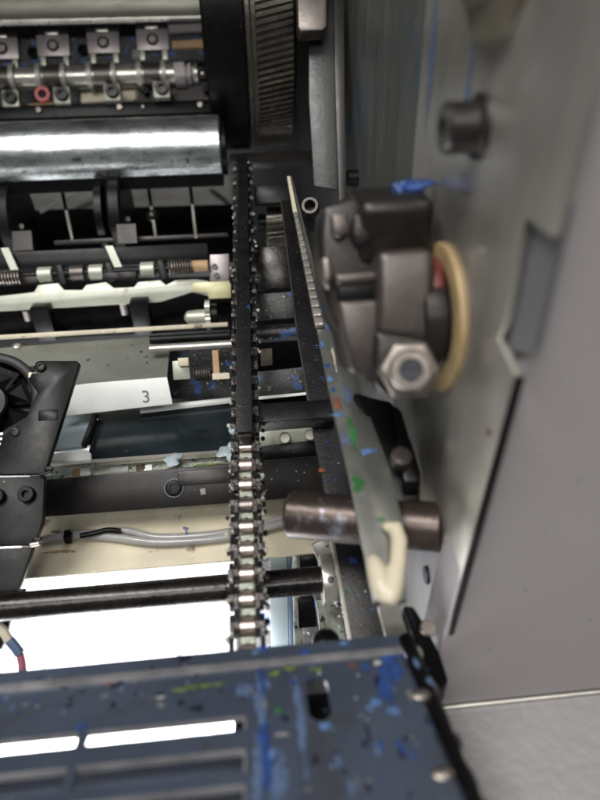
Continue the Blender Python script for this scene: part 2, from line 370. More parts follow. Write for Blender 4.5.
# upper cylinder drawn as a dull sheet tilted up to catch light
xr2 = at(206, 15, .86).x; uc = at(100, 20, .86)
tcyl = thing('upper_cover', V((xr2, uc.y, uc.z)), 'dull olive steel cover sheet tilted to catch light, with bright rolled edge along the top left', 'cover sheet')
NC = V((0, -.80, .60)).normalized(); CU = EX.cross(NC); CU = CU if CU.z > 0 else -CU
def onC(x, y): return onplane(x, y, uc, NC)
e1 = onC(206, 15)
prof_ = []
for k in range(13):
    a = math.radians(-70 + 80 * k / 12); prof_.append((.09 * math.sin(a) , .09 * math.cos(a)))
b0 = V((0, uc.y, uc.z)) - CU * (.09 * math.sin(math.radians(-70)))
m = MB(); rs_ = []
for X_ in (xto(uc, -170).x, xr2):
    rs_.append([V((X_, 0, 0)) + V((0, uc.y, uc.z)) + CU * (p_ - prof_[0][0]) + NC * (q_ - prof_[0][1]) * .35 for p_, q_ in prof_] + [V((X_, 0, 0)) + V((0, uc.y, uc.z)) + CU * (p_ - prof_[0][0]) + NC * ((q_ - prof_[0][1]) * .35 - .004) for p_, q_ in prof_[::-1]])
m.rings(rs_).build('sheet', 'topsteel', tcyl, ang=50)
MB().tube(V((xto(uc, -170).x, uc.y - .002, uc.z)), V((xr2 + .001, uc.y - .002, uc.z)), .0052, 20).build('rolled_edge', 'steel', tcyl)
MB().box(V((xr2 + .003, uc.y + .02, uc.z + .03)), EX * .002, EY * .03, EZ * .045).build('end_plate', 'blacks', tcyl)

# gripper shaft with four grippers
gt = .80
gp = at(100, 77, gt)
sh = thing('gripper_shaft', xto(gp, 100), 'bright steel gripper shaft with four clamped gripper pads', 'gripper bar')
rr = 10.5 * gt / FPX
MB().tube(xto(gp, -170), xto(gp, 176), rr, 24).build('rod', 'steel', sh)
e = xto(gp, 176)
MB().lathe(e, EX, [(-.001, rr * 1.25), (.013, rr * 1.25), (.0135, rr * .9), (.016, rr * .9), (.017, rr * 1.1), (.021, rr * 1.1), (.022, rr * .8), (.026, rr * .8), (.0265, rr)], 6).build('end_nut', 'grip', sh, ang=20)
MB().lathe(e + EX * .025, EX, [(0, rr * .95), (.004, rr * .95), (.005, rr * .5), (.012, rr * .5), (.013, rr * .35)], 20).build('end_collar', 'steel', sh)
NF = V((0, -.86, .5)).normalized(); NU = EX.cross(NF); NU = NU if NU.z > 0 else -NU
for cx, cyy in [(3, 50), (54, 47), (104, 44), (153, 41)]:
    g = at(cx, cyy, gt - .012); s_ = gt / FPX
    pad = MB().box(g, EX * 15.5 * s_, NU * 10 * s_, NF * .004).build('gripper_pad', 'grip', sh, bevel=.0008)
    MB().box(g + NU * 12.6 * s_ - NF * .003, EX * 15.5 * s_, NU * 4.5 * s_, NF * .006).build('pad_top', 'black', pad, bevel=.0008)
    MB().box(g + NU * 11 * s_ + NF * .004, EX * 6 * s_, NU * 1.3 * s_, NF * .002).build('pad_tip', 'steel', pad, bevel=.0004)
    MB().annulus(g + NF * .0038, NF, 3.6 * s_, 6 * s_, .0009, 24).build('washer', 'clampd', pad)
    MB().lathe(g + NF * .0038, NF, [(0, 3.5 * s_), (.0014, 3.3 * s_), (.0014, 1.6 * s_), (.0006, 1.5 * s_)], 20).build('screw', 'grip', pad)
    cc = xto(gp, cx)
    for k in (-11, 11):
        MB().box(g + EX * k * s_ - NU * 13 * s_ - NF * .001, EX * 2.6 * s_, NU * 6 * s_, NF * .004).build('arm', 'pale', sh, bevel=.0006)
    for k in (-12, 12):
        MB().annulus(cc + EX * (k - 2.2) * s_, EX, rr, rr * 1.3, 4.4 * s_, 28).build('clamp_ring', 'pale', sh)
    MB().annulus(cc - EX * 8 * s_, EX, rr, rr * 1.12, 16 * s_, 28).build('sleeve', 'clamp', sh)
    fc = at(cx + 9, cyy + 50, gt - .012)
    ft = MB().box(fc, EX * 8 * s_, NU * 8 * s_, NF * .006).build('clamp_foot', 'pale', sh, bevel=.001)
    screw(fc + NF * .006 + EX * .001, NF, 6.4 * s_, .006, ft, 'clampd', name='clamp_screw')
# dark support bar under the gripper shaft, tan shims, red ring
bp_ = at(110, 111, .80)
bar = thing('support_bar', xto(bp_, 110), 'long black bar with small screws below the gripper shaft', 'bar')
MB().box(V(((xto(bp_, -170).x + xto(bp_, 214).x) / 2, bp_.y, bp_.z)), EX * (xto(bp_, 214).x - xto(bp_, -170).x) / 2, NU * .0085, NF * .006).build('bar', 'blacks', bar, bevel=.001)
for cx in (39, 120, 143, 200):
    screw(xto(at(110, 108, .793), cx), NF, .0035, .003, bar, 'nut', socket=cx != 143, name='small_screw')
for a_, b_, y0_, y1_, mm in [(81, 138, 88, 99, 'cream'), (27, 76, 101, 109, 'wood'), (135, 212, 86, 102, 'clampd')]:
    q = [at(a_, y0_ + (3 if a_ < 100 else 1), .812), at(b_, y0_, .812), at(b_, y1_, .812), at(a_, y1_ + 3, .812)]
    MB().prism(q, -NF * .006).build('backing_strip', mm, bar)
q = [at(172, 41, .85), at(211, 39, .85), at(211, 46, .85), at(172, 48, .85)]
MB().prism(q, -NF * .006).build('backing_strip', 'wood', bar)
q = [at(165, 25, .86), at(206, 23, .86), at(206, 31, .86), at(165, 33, .86)]
MB().prism(q, -NF * .006).build('backing_strip', 'grip', bar)
q = [at(132, 50, .84), at(143, 49, .84), at(143, 57, .84), at(132, 58, .84)]
MB().prism(q, -NF * .006).build('backing_strip', 'pale', bar)
for cx, cyy in [(34, 54), (84, 51), (203, 76), (146, 92), (206, 90)]:
    screw(at(cx, cyy, .83 if cyy < 60 else .806), NF, .0075 if cyy < 80 else .004, .006, bar, 'blacks')
MB().box(at(100, 80, .90), EX * .2, NU * .06, NF * .004).build('web', 'inkblack', bar)
rc = at(44, 96, .785)
tag(MB().annulus(rc, NF, .0055, .0095, .007, 24).build('red_ring', 'redring'), 'small red plastic ring on the tan strip under the gripper shaft', 'ring')

# ================================================================== MIDDLE-LEFT: dark space with rods, discs, notched bar
bgp = MB().prism([at(-170, 176, .92), at(232, 165, .92), at(232, 204, .92), at(-170, 216, .92)], EY * .01).build('backing_panel', 'greywall')
tag(bgp, 'dull grey backing sheet behind the wire rods', 'metal sheet')
tag(MB().prism([at(-170, 216, .90), at(240, 204, .90), at(240, 262, .84), at(-170, 272, .84)], -EZ * .02).build('lower_backing', 'blacks'), 'black backing sheet standing in for the shade under the grey sheet', 'metal sheet')  # black colour stands in for the shade in this space
for i, (pp, lab) in enumerate([([(40, 212), (70, 195), (90, 188), (118, 184)], 'grey cable arching behind the left wire rod'), ([(205, 176), (218, 186), (232, 198)], 'thin grey cable beside the chain guide below the chrome cylinder')]):
    tag(MB().path([at(x, y, .89) for x, y in pp], .0035, 8).build('cable', 'greywall'), lab, 'cable')
for (x0, y0, x1, y1), lab in [((60, 181, 73, 243), 'leftmost thin wire rod hanging below the chrome cylinder'), ((147, 178, 156, 238), 'middle thin wire rod with a knob below the chrome cylinder'), ((189, 175, 196, 237), 'rightmost thin wire rod with bright lower end, beside the chain')]:
    A_ = at(x0 + (x1 - x0) * .0, y0, .76); B_ = at(x1, y1, .72); C_ = A_.lerp(B_, .5)
    t_ = thing('wire_rod', B_, lab, 'wire rod', 'wire rods under the chrome cylinder')
    MB().tube(A_, C_, .0022, 10).build('upper_sleeve', 'black', t_)
    MB().tube(C_, B_, .0019, 10).build('bare_tip', 'steel', t_)
    if x0 == 147:
        MB().ball(C_.lerp(B_, .3), .008, 2).build('knob', 'greasy', t_)
    MB().path([A_, A_ + V((.006, 0, .003)), A_ + V((.011, 0, .007))], .002, 8).build('hook', 'steel', t_)
for (cx, cyy, lab) in [(112, 215, 'black disc wheel between two wire rods, right of the pair'), (8, 222, 'black disc wheel cut off by the left edge')]:
    c_ = at(cx, cyy, .745)
    t_ = thing('disc_wheel', c_, lab, 'disc wheel', 'black disc wheels')
    MB().lathe(c_ - EX * .012, EX, [(0, .042), (.001, .044), (.009, .044), (.010, .042), (.010, .012), (.014, .012)], 40).build('disc', 'blacks', t_)
    MB().lathe(c_ + EX * .004, EX, [(0, .047), (.003, .050), (.014, .050), (.017, .046)], 40).build('rear_disc', 'black', t_)
    screw(c_ + EX * .022 - EY * .02, V((.3, -1, .3)), .003, .003, t_, 'steel', name='rivet')
    MB().box(at(cx + 15, cyy + 19, .70), EX * .011, NU * .011, NF * .002).build('side_flag', 'clampd', t_)
    p_ = at(cx + 2, 257 if cx > 50 else 259, .665)
    MB().box(p_, EX * .0042, (NU + EX * -.35).normalized() * .013, NF * .0015).build('pale_tab', 'pale', t_)
# dark bar behind the notched bar
def xbar(name, px0, px1, py, pxr, t, hu, hn, material, parent=None, bevel=.0006, nu=None, nf=None):
    c_ = at(pxr, py, t); a_ = xto(c_, px0); b_ = xto(c_, px1)
    return MB().box((a_ + b_) / 2, (b_ - a_) / 2, (nu or NU) * hu, (nf or NF) * hn).build(name, material, parent, bevel=bevel)
o = xbar('back_rail', -170, 208, 257, 100, .685, .009, .006, 'blacks'); tag(o, 'plain dark rail running behind the notched pale bar', 'rail')
tag(xbar('thin_rail', 55, 228, 240, 120, .72, .002, .004, 'clampd'), 'thin dark rail crossing below the wire rods', 'rail')
nb = thing('notched_bar', at(100, 300, .655), 'pale green grey notched metal bar crossing the left', 'notched bar')
P0 = at(100, 295, .655)
def onF(x, y, p=P0, n=NF): return onplane(x, y, p, n)
out = [(-170, 308), (-30, 300), (34, 292), (38, 285), (58, 283), (64, 290), (82, 290), (86, 285), (106, 282), (114, 288), (134, 287), (138, 282), (160, 280), (166, 285), (176, 280), (195, 279), (208, 281), (209, 296), (192, 292), (160, 302), (-170, 321)]
MB().prism([onF(x, y) for x, y in out], -NF * .004).build('bar', 'pale', nb, bevel=.0006)
MB().prism([onF(x, y) + NF * .0025 for x, y in [(193, 283), (231, 281), (231, 298), (209, 299), (208, 293), (193, 292)]], -NF * .003).build('yellow_end', 'yellowz', nb, bevel=.0006)
MB().prism([onF(x, y) + NF * .002 for x, y in [(210, 255), (229, 254), (229, 281), (210, 282)]], -NF * .008).build('end_bracket', 'grip', nb, bevel=.0006)
for cx, cyy in [(215, 267), (217, 276)]: screw(onF(cx, cyy) + NF * .002, NF, .0032, .003, nb, 'ink')  # black heads stand in for two dark open holes
MB().prism([onF(x, y) - NF * .003 for x, y in [(-30, 298), (34, 292), (34, 302), (-30, 307)]], -NF * .004).build('left_step', 'clamp', nb)
rl = thing('roller_row', at(100, 272, .66), 'row of small rollers and springs on a dark rod above the notched bar', 'roller row')
rp0 = at(100, 272, .665)
MB().tube(xto(rp0, -170), xto(rp0, 212), .0045, 14).build('rod', 'black', rl)
for cx, wd, mm in [(46, 7, 'pale'), (97, 7, 'pale'), (148, 7, 'pale'), (78, 7, 'clamp')]:
    q = xto(rp0, cx); k = wd * .66 / FPX
    MB().tube(q - EX * k, q + EX * k, .0085, 22, .0008).build('roller', mm, rl)
for cx in (60, 109, 161):
    q = xto(rp0, cx)
    MB().prism([q + EX * -.004 + NU * .009 + NF * .004, q + EX * .004 + NU * .010 + NF * .004, q + EX * .008 - NU * .012 + NF * .006, q - EX * .001 - NU * .014 + NF * .006], -NF * .008).build('lever', 'black', rl, bevel=.001)
for cx in (30, 128, 112): 
    q = xto(rp0, cx); MB().box(q - NU * .006, EX * .010, NU * .004, NF * .006).build('pad', 'beam', rl, bevel=.0008)
def spring(pxa, pxb, ctr, r, wr, turns, parent, material):
    a_ = xto(ctr, pxa); b_ = xto(ctr, pxb); n = turns * 12; ps = []
    for i in range(n + 1):
        f = i / n; an = 6.2832 * turns * f; ps.append(a_.lerp(b_, f) + EY * math.cos(an) * r + EZ * math.sin(an) * r)
    return MB().path(ps, wr, 6).build('spring', material, parent)
spring(169, 193, at(180, 267, .65), .0075, .0011, 9, rl, 'nut'); spring(-6, 22, at(10, 278, .65), .0075, .0011, 9, rl, 'nut')
q = at(199, 266, .652); MB().tube(q - EX * .008, q + EX * .010, .0062, 18, .0006).build('copper_bush', 'wood', rl)
# cone and little wheel
wc = thing('adjusting_wheel', at(207, 316, .63), 'small toothed steel wheel with pale cone under the yellow bar end', 'wheel')
q = at(196, 317, .63); MB().lathe(q - EX * .012, EX, [(0, .002), (.003, .0065), (.013, .0075), (.022, .0075)], 20).build('cone', 'pale', wc)
q = at(206, 315, .63); m = MB(); rs = []
for x in (0, .005):
    rs.append([q + EX * x + (EY * math.cos(6.2832 * k / 48) + EZ * math.sin(6.2832 * k / 48)) * (.0155 if k % 2 else .0145) for k in range(48)])
m.rings(rs).build('wheel', 'steel', wc)
MB().lathe(q + EX * .005, EX, [(0, .011), (.007, .011)], 20).build('hub', 'blacks', wc)
tag(xbar('cream_strip', -170, 228, 334, 60, .61, .0022, .004, 'cream'), 'thin cream strip just above the grey sheet with the number', 'strip')
for px_, py_, lab in [(45, 318, 'short black post with steel cap, left of two posts'), (142, 312, 'short black post with steel cap, nearer the chain')]:
    t_ = thing('short_post', at(px_, py_, .66), lab, 'post', 'short posts under the notched bar')
    MB().box(at(px_, py_ + 4, .655), EX * .010, EZ * .02, EY * .008).build('post', 'blacks', t_, bevel=.002)
    MB().lathe(at(px_ - 18, py_ - 3, .66), EZ, [(-.006, .004), (.006, .004)], 14).build('cap', 'steel', t_)
tag(MB().prism([at(-170, 318, .70), at(230, 302, .70), at(230, 330, .68), at(-170, 348, .68)], -EZ * .02).build('floor_shade_plate', 'blacks'), 'black plate standing in for the shadow below the notched bar', 'metal plate')  # black plate paints in the shadow below the notched bar

# steel rods right of the number plate
t_ = thing('steel_rod', at(200, 346, .58), 'smooth grey steel rod between the number plate and the chain', 'rod')
q = at(200, 346, .58); MB().tube(xto(q, 150), xto(q, 232), .0038, 16).build('rod', 'steel', t_)
q = at(200, 337, .60); o = MB().tube(xto(q, 150), xto(q, 232), .0045, 16).build('dark_rod', 'black'); tag(o, 'dark rod just behind the smooth grey steel rod', 'rod')
la = thing('latch_assembly', at(200, 372, .57), 'small latch with cream block, spring and arm beside the chain', 'latch')
MB().box(at(182, 370, .57), EX * .008, NU * .009, NF * .006).build('block', 'pale', la, bevel=.001)
MB().box(at(184, 362, .562), EX * .005, NU * .004, NF * .006).build('cap', 'cream', la, bevel=.001)
spring(194, 211, at(200, 374, .565), .006, .001, 7, la, 'clamp')
MB().box(at(216, 364, .565), EX * .0028, NU * .013, NF * .002).build('arm', 'wood', la)
MB().box(at(221, 376, .565), EX * .008, NU * .0028, NF * .002).build('foot', 'cream', la)
tag(MB().prism([at(150, 352, .64), at(232, 347, .64), at(232, 402, .60), at(150, 408, .60)], -EZ * .012).build('shadow_plate', 'inkblack'), 'dark ink speckled plate standing in for the shadow beneath the small latch', 'metal plate')  # dark colour puts in the shadow beneath the latch

# ================================================================== NUMBER PLATE, DARK PANEL
h3 = .29
npl = thing('number_plate', atH(120, 378, h3), 'bent grey sheet with a white front flange printed 3', 'number plate')
topo = [atH(x, y, h3) for x, y in [(-170, 360.5), (171, 335), (167, 377), (60, 385.5), (-170, 402.5)]]
MB().prism(topo, -EZ * .002).build('top_sheet', 'plate3', npl, bevel=.0004)
yf = atH(120, 381, h3).y - .0005; 
NFL = V((0, -.94, .34)).normalized()
fl = [onplane(x, y, V((0, yf, CAM.z - h3)), NFL) for x, y in [(58, 385.8), (167, 377.4), (172.5, 404), (57, 417)]]
MB().prism(fl, -NFL * .0018).build('flange', 'white', npl, bevel=.0003)
for cx, cyy in [(17, 347), (158, 339)]: screw(atH(cx, cyy, h3), EZ, .0042, .003, npl, 'steel', socket=False, name='screw')
for cx, cyy, r in [(132, 345, 1.5), (141, 352, 2), (151, 349, 1.6), (146, 357, 1.5), (88, 360, 2), (108, 365, 1.5), (147, 363, 1.3), (128, 358, 1.2), (160, 352, 1.2), (64, 365, 1.6)]:
    splat(atH(cx, cyy, h3), EZ, r * .0009, r * .0009, EX, npl, 'ink')
tcv = bpy.data.curves.new('digit', 'FONT'); tcv.body = '3'; tcv.size = .0165; tcv.extrude = .0002; tcv.align_x = 'CENTER'; tcv.align_y = 'CENTER'
to = bpy.data.objects.new('digit_tmp', tcv); sc.collection.objects.link(to)
dg = bpy.context.evaluated_depsgraph_get(); dme = bpy.data.meshes.new_from_object(to.evaluated_get(dg)); bpy.data.objects.remove(to)
dme.materials.append(M['digit']); dob = bpy.data.objects.new('digit', dme); sc.collection.objects.link(dob)
dc = onplane(146, 397, V((0, yf, CAM.z - h3)), NFL) + NFL * .0004
dmx = Matrix.Identity(4); dyv = EX.cross(-NFL).normalized(); dyv = dyv if dyv.z > 0 else -dyv; dxv = dyv.cross(NFL)
for i in range(3): dmx[i][0] = dxv[i]; dmx[i][1] = dyv[i]; dmx[i][2] = NFL[i]; dmx[i][3] = (dc - npl.location)[i]
dob.parent = npl; dob.matrix_local = dmx

hd = .335
o = MB().prism([atH(x, y, hd) for x, y in [(70, 400), (234, 385), (234, 448.5), (86, 460), (98, 418)]], -EZ * .004).build('glossy_sheet', 'glossdark', bevel=.0006)
tag(o, 'glossy blue black panel below the plate printed 3', 'panel')
tag(MB().prism([atH(x, y, hd - .006) for x, y in [(140, 407), (234, 397), (234, 400), (140, 411)]], -EZ * .003).build('white_edge_strip', 'white'), 'thin white strip beside the number plate above the dark panel', 'strip')
o = MB().prism([atH(x, y, hd - .004) for x, y in [(50, 417), (97, 411), (84, 446), (40, 451)]], -EZ * .004).build('grey_cover', 'bluegrey', bevel=.0008); tag(o, 'pale blue grey sheet beside the black bracket', 'metal sheet')
tag(MB().box(*[(lambda a, b: (a + b) / 2)(atH(96, 413, hd - .006), atH(84, 446, hd - .006)), EX * .0022, (atH(96, 413, hd) - atH(84, 446, hd)) / 2, EZ * .003]).build('edge_trim', 'clampd', bevel=.001), 'dark metal trim along the pale blue grey sheet', 'trim')
o = MB().prism([atH(x, y, hd - .008) for x, y in [(40, 455), (78, 449), (87, 449.5), (91, 453), (91, 459), (40, 463)]], -EZ * .005).build('cream_tab', 'white', bevel=.0012, seg=3); tag(o, 'off white rounded tab under the pale blue grey sheet', 'tab')
pr_ = thing('pale_rail', atH(130, 466, .345), 'pale stained rail along the rear of the black beam', 'rail')
MB().prism([atH(x, y, .335) for x, y in [(30, 464), (262, 447), (262, 450), (30, 467.5)]], -EZ * .004).build('front_lip', 'steel', pr_)
MB().prism([atH(x, y, .345) for x, y in [(30, 467), (262, 450), (262, 466), (30, 482)]], -EZ * .003).build('strip', 'track', pr_)
for x0, y0, x1, y1, mm in [(72, 469, 80, 475, 'wood'), (136, 465, 145, 470, 'olive'), (80, 469, 90, 475, 'white'), (144, 465, 152, 471, 'white'), (196, 464, 222, 478, 'ygreen'), (110, 466, 128, 472, 'lightdirt')]:
    MB().prism([atH(x, y, .3435) for x, y in [(x0, y0), (x1, y0 - 1), (x1, y1 - 1), (x0, y1)]], -EZ * .0015).build('tape_piece', mm, pr_)
for cx, cyy, r in [(173, 460, .0055), (227, 452, .006)]:
    splat(atH(cx, cyy, .334), EZ, r, r * 1.1, EX, pr_, 'bluegrey', .003, name='paste_blob')

# ================================================================== BLACK BEAM, CREAM TRAY, HOSES, SHAFT
NB = V((0, -.75, .66)).normalized()
bm_ = thing('cross_beam', at(170, 488, .49), 'black beam with a socket bolt crossing below the dark panel', 'beam')
P_b = at(170, 488, .49)
def onB(x, y): return onplane(x, y, P_b, NB)
MB().prism([onB(x, y) for x, y in [(40, 480), (336, 454), (336, 494), (232, 503), (42, 517)]], -NB * .014).build('bar', 'beam', bm_, bevel=.0012)
bo = screw(onB(174, 488), NB, .0068, .003, bm_, 'black')
MB().annulus(onB(174, 488) + NB * .0002, NB, .0068, .0078, .0008, 28).build('bolt_recess', 'ink', bm_)
MB().prism([onB(x, y) + NB * .0008 for x, y in [(200, 489), (205, 488), (206, 494), (201, 495)]], -NB * .001).build('chip_mark', 'clamp', bm_)
MB().prism([onB(x, y) + NB * .003 for x, y in [(178, 472), (231, 467), (231, 482), (178, 486)]], -NB * .004).build('raised_pad', 'clampd', bm_, bevel=.0006)
for i in range(12):
    x = random.uniform(265, 330); splat(onB(x, random.uniform(462, 492)), NB, random.uniform(.0003, .0008), random.uniform(.0003, .0008), EX, bm_, random.choice(['blue', 'lightdirt', 'lightdirt']))
ht = .37
o = MB().prism([atH(x, y, ht) for x, y in [(18, 512), (335, 486), (335, 551), (24, 578)]], -EZ * .002).build('cream_tray', 'cream', bevel=.0004); tag(o, 'stained cream painted tray strip carrying the grey hoses', 'tray')
def hose(pp, r, mm, lab, h=ht - .006):
    P = [atH(x, y, h) for x, y in pp]; Q = []
    for i in range(len(P) - 1):
        p_1, p_2 = P[i], P[i + 1]; p_0 = P[i - 1] if i else p_1; p_3 = P[i + 2] if i + 2 < len(P) else p_2
        for k in range(6):
            s = k / 6; Q.append(.5 * (2 * p_1 + (p_2 - p_0) * s + (2 * p_0 - 5 * p_1 + 4 * p_2 - p_3) * s * s + (3 * p_1 - p_0 - 3 * p_2 + p_3) * s ** 3))
    Q.append(P[-1]); return tag(MB().path(Q, r, 12).build('air_hose', mm), lab, 'hose', 'grey hoses on the tray')
hose([(38, 541), (70, 536), (110, 537), (150, 542), (190, 541), (232, 536), (285, 523)], .0034, 'hose', 'nearer clear grey hose lying along the cream tray')
hose([(60, 535), (95, 533), (125, 531), (155, 537), (195, 536), (232, 531), (285, 518)], .0030, 'hose', 'farther grey hose lying along the cream tray beside the beam')
hose([(80, 536), (95, 533), (108, 530), (120, 531)], .0022, 'black', 'short black wire bent over the hoses', ht - .012)
ct = thing('cable_tie', atH(68, 537, ht - .006), 'black cable tie clipping the hoses to the tray', 'cable tie')
q = atH(68, 537, ht - .006)
MB().annulus(q - EX * .002, EX + EY * .1, .0042, .0058, .004, 20).build('band', 'blacks', ct); MB().box(q + EZ * .005 + V((.002, -.004, 0)), EX * .003, EY * .003, EZ * .002).build('head', 'blacks', ct, bevel=.0005)
for i, (cx, cyy, ru, rv, mm, n_) in enumerate([(186, 530, .0016, .0042, 'blue', 'ink_spot'), (57, 532, .0045, .0018, 'ygreen', 'ink_spot'), (60, 552, .012, .0018, 'wood', 'stain')]):
    splat(atH(cx, cyy, ht - (.0098 if i == 0 else 0)), EZ, ru, rv, EX + EY * (.4 if i == 0 else 0), o, mm, .0006, name=n_)

shf = thing('delivery_shaft', at(180, 592, .406), 'oily black shaft crossing under the chain with a steel collar', 'shaft')
q = at(180, 592, .406)
MB().tube(xto(q, -170), xto(q, 326), .0092, 32).build('rod', 'greasy', shf)
c0 = xto(q, 321); c1 = xto(q, 335)
MB().annulus(c0, EX, .0092, .0168, (c1 - c0).length, 36).build('collar', 'steel', shf, bevel=.0006)
screw(c0 + EX * .005 + V((0, -.011, .0127)), V((0, -.65, .76)), .0022, .0008, shf, 'ink', name='set_screw')

# ================================================================== LEFT BLACK BRACKET AND FAN
NL = V((0, -.62, .78)).normalized(); P_l = at(30, 470, .435)
def onL(x, y, off=0.): return onplane(x, y, P_l + NL * off, NL)
br = thing('fan_bracket', P_l, 'black bolted bracket along the left edge beside the cooling fan', 'bracket')
MB().prism([onL(x, y) for x, y in [(36, 361.5), (40, 360.5), (77, 360.5), (79, 363), (77, 371), (46.5, 468), (45, 474), (-40, 476), (-40, 446), (0, 433), (10, 426), (27, 416), (37, 392), (28, 379)]], -NL * .006).build('arm_plate', 'blacks', br, bevel=.0008)
MB().prism([onL(x, y, -.002) for x, y in [(-40, 478), (44.5, 476), (43, 520), (40, 529), (34, 545), (-40, 548)]], -NL * .006).build('lower_plate', 'black', br, bevel=.0008)
MB().prism([onL(x, y, -.004) for x, y in [(-40, 550), (33, 547), (22, 579), (15, 597), (-40, 599)]], -NL * .006).build('lower_plate', 'black', br, bevel=.0008)
MB().prism([onL(x, y, -.006) for x, y in [(-40, 601), (14, 599), (4, 640), (0, 650), (-40, 655)]], -NL * .006).build('lower_plate', 'blacks', br, bevel=.0008)
for (x0, y0, x1, y1) in [(30, 545, 40, 543), (8, 598, 24, 594), (40, 475, 52, 472)]:
    MB().tube(onL(x0, y0, .001), onL(x1, y1, .001), .0016, 10, .0004).build('hinge_pin', 'steel' if x0 != 40 else 'blacks', br)
    MB().box(onL(x1 - 3, y1 - 3, .001), EX * .003, NL.cross(EX) * .0015, NL * .002).build('hinge_clip', 'blacks', br, bevel=.0005)
for cx, cyy, r in [(-2, 497, .0058), (28, 495, .0058)]: screw(onL(cx, cyy, -.002), NL, r, .005, br, 'blacks')
screw(onL(41, 367), NL, .0038, .002, br, 'blacks', name='countersunk_screw'); screw(onL(15, 432), NL, .0034, .0012, br, 'blacks', name='countersunk_screw')
MB().box(onL(48, 415, .0002), EX * .007, NL.cross(EX) * .004, NL * .0006).build('embossed_pad', 'blacks', br, bevel=.0004)
MB().box(onL(34, 376, -.003), EX * .003, NL.cross(EX) * .002, NL * .003).build('brass_tab', 'cream', br)
for y_, s in ((434, 4), (439, 3), (444, 1)):
    MB().box(onL(0, y_, .0006), EX * .0011 * s / 2, NL.cross(EX) * .0009, NL * .0004).build('white_mark', 'white', br)
fn = thing('cooling_fan', at(-10, 402, .47), 'black round cooling fan half hidden at the left edge', 'fan')
fc = at(-12, 404, .47)
MB().annulus(fc - NL * .012, NL, .034, .042, .016, 48).build('shroud', 'blacks', fn, bevel=.0008)
MB().lathe(fc - NL * .010, NL, [(0, .016), (.012, .016), (.0135, .0145), (.0138, 0.001)], 32).build('hub', 'blacks', fn)
ua = NL.orthogonal().normalized(); ub = NL.cross(ua)
for k in range(7):
    a0 = 6.2832 * k / 7; pts = []
    for f, rr_ in ((0, .0155), (0, .033)): pass
    e0 = ua * math.cos(a0) + ub * math.sin(a0); e1 = ua * math.cos(a0 + .62) + ub * math.sin(a0 + .62)
    MB().prism([fc + e0 * .0155 - NL * .008, fc + e0 * .033 - NL * .006, fc + e1 * .033 + NL * .002, fc + e1 * .0155 + NL * .0], -NL * .001).build('blade', 'blacks', fn)
tag(MB().prism([at(-40, 372, .50), at(34, 366, .50), at(30, 440, .47), at(-40, 446, .47)], -NL * .004).build('base_plate', 'blacks', fn), None, None)
cb = thing('sleeved_cable', at(15, 655, .40), 'cable with beige, blue and pink sleeves at the lower left', 'cable')
cpts = [at(x, y, .40) for x, y in [(-4, 622), (4, 632), (9, 640), (15, 647), (20, 654), (22, 664), (23, 682)]]
MB().path(cpts[0:3], .0030, 10).build('sleeve', 'cream', cb); MB().path(cpts[2:5], .0034, 10).build('sleeve', 'bluec', cb); MB().path(cpts[4:7], .0026, 10).build('sleeve', 'pink', cb)

# ================================================================== CHAIN, GUIDE, BARS
A = at(247.5, 655, T(655, 640, .337, 165, .70)); B = at(243, 168, T(168, 640, .337, 165, .70))
dirc = (B - A).normalized(); nrm = EX.cross(dirc).normalized(); side = dirc.cross(nrm).normalized()
L_ = (B - A).length; PIT = .0160; NL_ = int(L_ / PIT) + 1
ch = thing('drive_chain', A, 'oily roller chain running from the guard up to the gear', 'roller chain')
def lp(i): return dirc * (i * PIT)          # local, relative to A
def link_mesh(name, off, th, r, waist):
    bm = bmesh.new(); out = []
    K = 7
    for k in range(K):
        a = -math.pi / 2 + math.pi * k / (K - 1); out.append((PIT / 2 + math.cos(a) * r, math.sin(a) * r))
    out.append((0, waist))
    for k in range(K):
        a = math.pi / 2 + math.pi * k / (K - 1); out.append((-PIT / 2 + math.cos(a) * r, math.sin(a) * r))
    out.append((0, -waist))
    a_ = [bm.verts.new(dirc * (u) + nrm * v + side * (off - th / 2)) for u, v in out]; b_ = [bm.verts.new(dirc * u + nrm * v + side * (off + th / 2)) for u, v in out]
    n = len(out); bm.faces.new(a_); bm.faces.new(b_[::-1])
    for i in range(n): bm.faces.new((a_[i], b_[i], b_[(i + 1) % n], a_[(i + 1) % n]))
    bmesh.ops.recalc_face_normals(bm, faces=bm.faces)
    me = bpy.data.meshes.new(name); bm.to_mesh(me); bm.free(); me.materials.append(M['link']); return me
def cyl_mesh(name, half, r, mm, seg=14, dome=0.):
    bm = bmesh.new(); prof = [(-half, r * .9), (-half + r * .08, r), (half - r * .08, r), (half, r * .9)]
    rs = [[bm.verts.new(side * d + (dirc * math.cos(6.2832 * k / seg) + nrm * math.sin(6.2832 * k / seg)) * q) for k in range(seg)] for d, q in prof]
    for i in range(3):
        for k in range(seg): bm.faces.new((rs[i][k], rs[i][(k + 1) % seg], rs[i + 1][(k + 1) % seg], rs[i + 1][k]))
    bm.faces.new(rs[0][::-1]); bm.faces.new(rs[-1]); bmesh.ops.recalc_face_normals(bm, faces=bm.faces)
    for f in bm.faces: f.smooth = len(f.verts) == 4
    for e in bm.edges:
        if e.calc_face_angle(0) > .6: e.smooth = False
    me = bpy.data.meshes.new(name); bm.to_mesh(me); bm.free(); me.materials.append(M[mm]); return me
W2 = .0048
rm = cyl_mesh('roller', W2 - .0003, .0046, 'roller')
rm2 = cyl_mesh('roller', W2 - .0003, .0045, 'nut')
pm2 = cyl_mesh('pin', W2 + .0058, .0027, 'link', 12)
pm = cyl_mesh('pin', W2 + .0062, .0027, 'nut', 12)
bm_b = bmesh.new(); bmesh.ops.create_cube(bm_b, size=1)
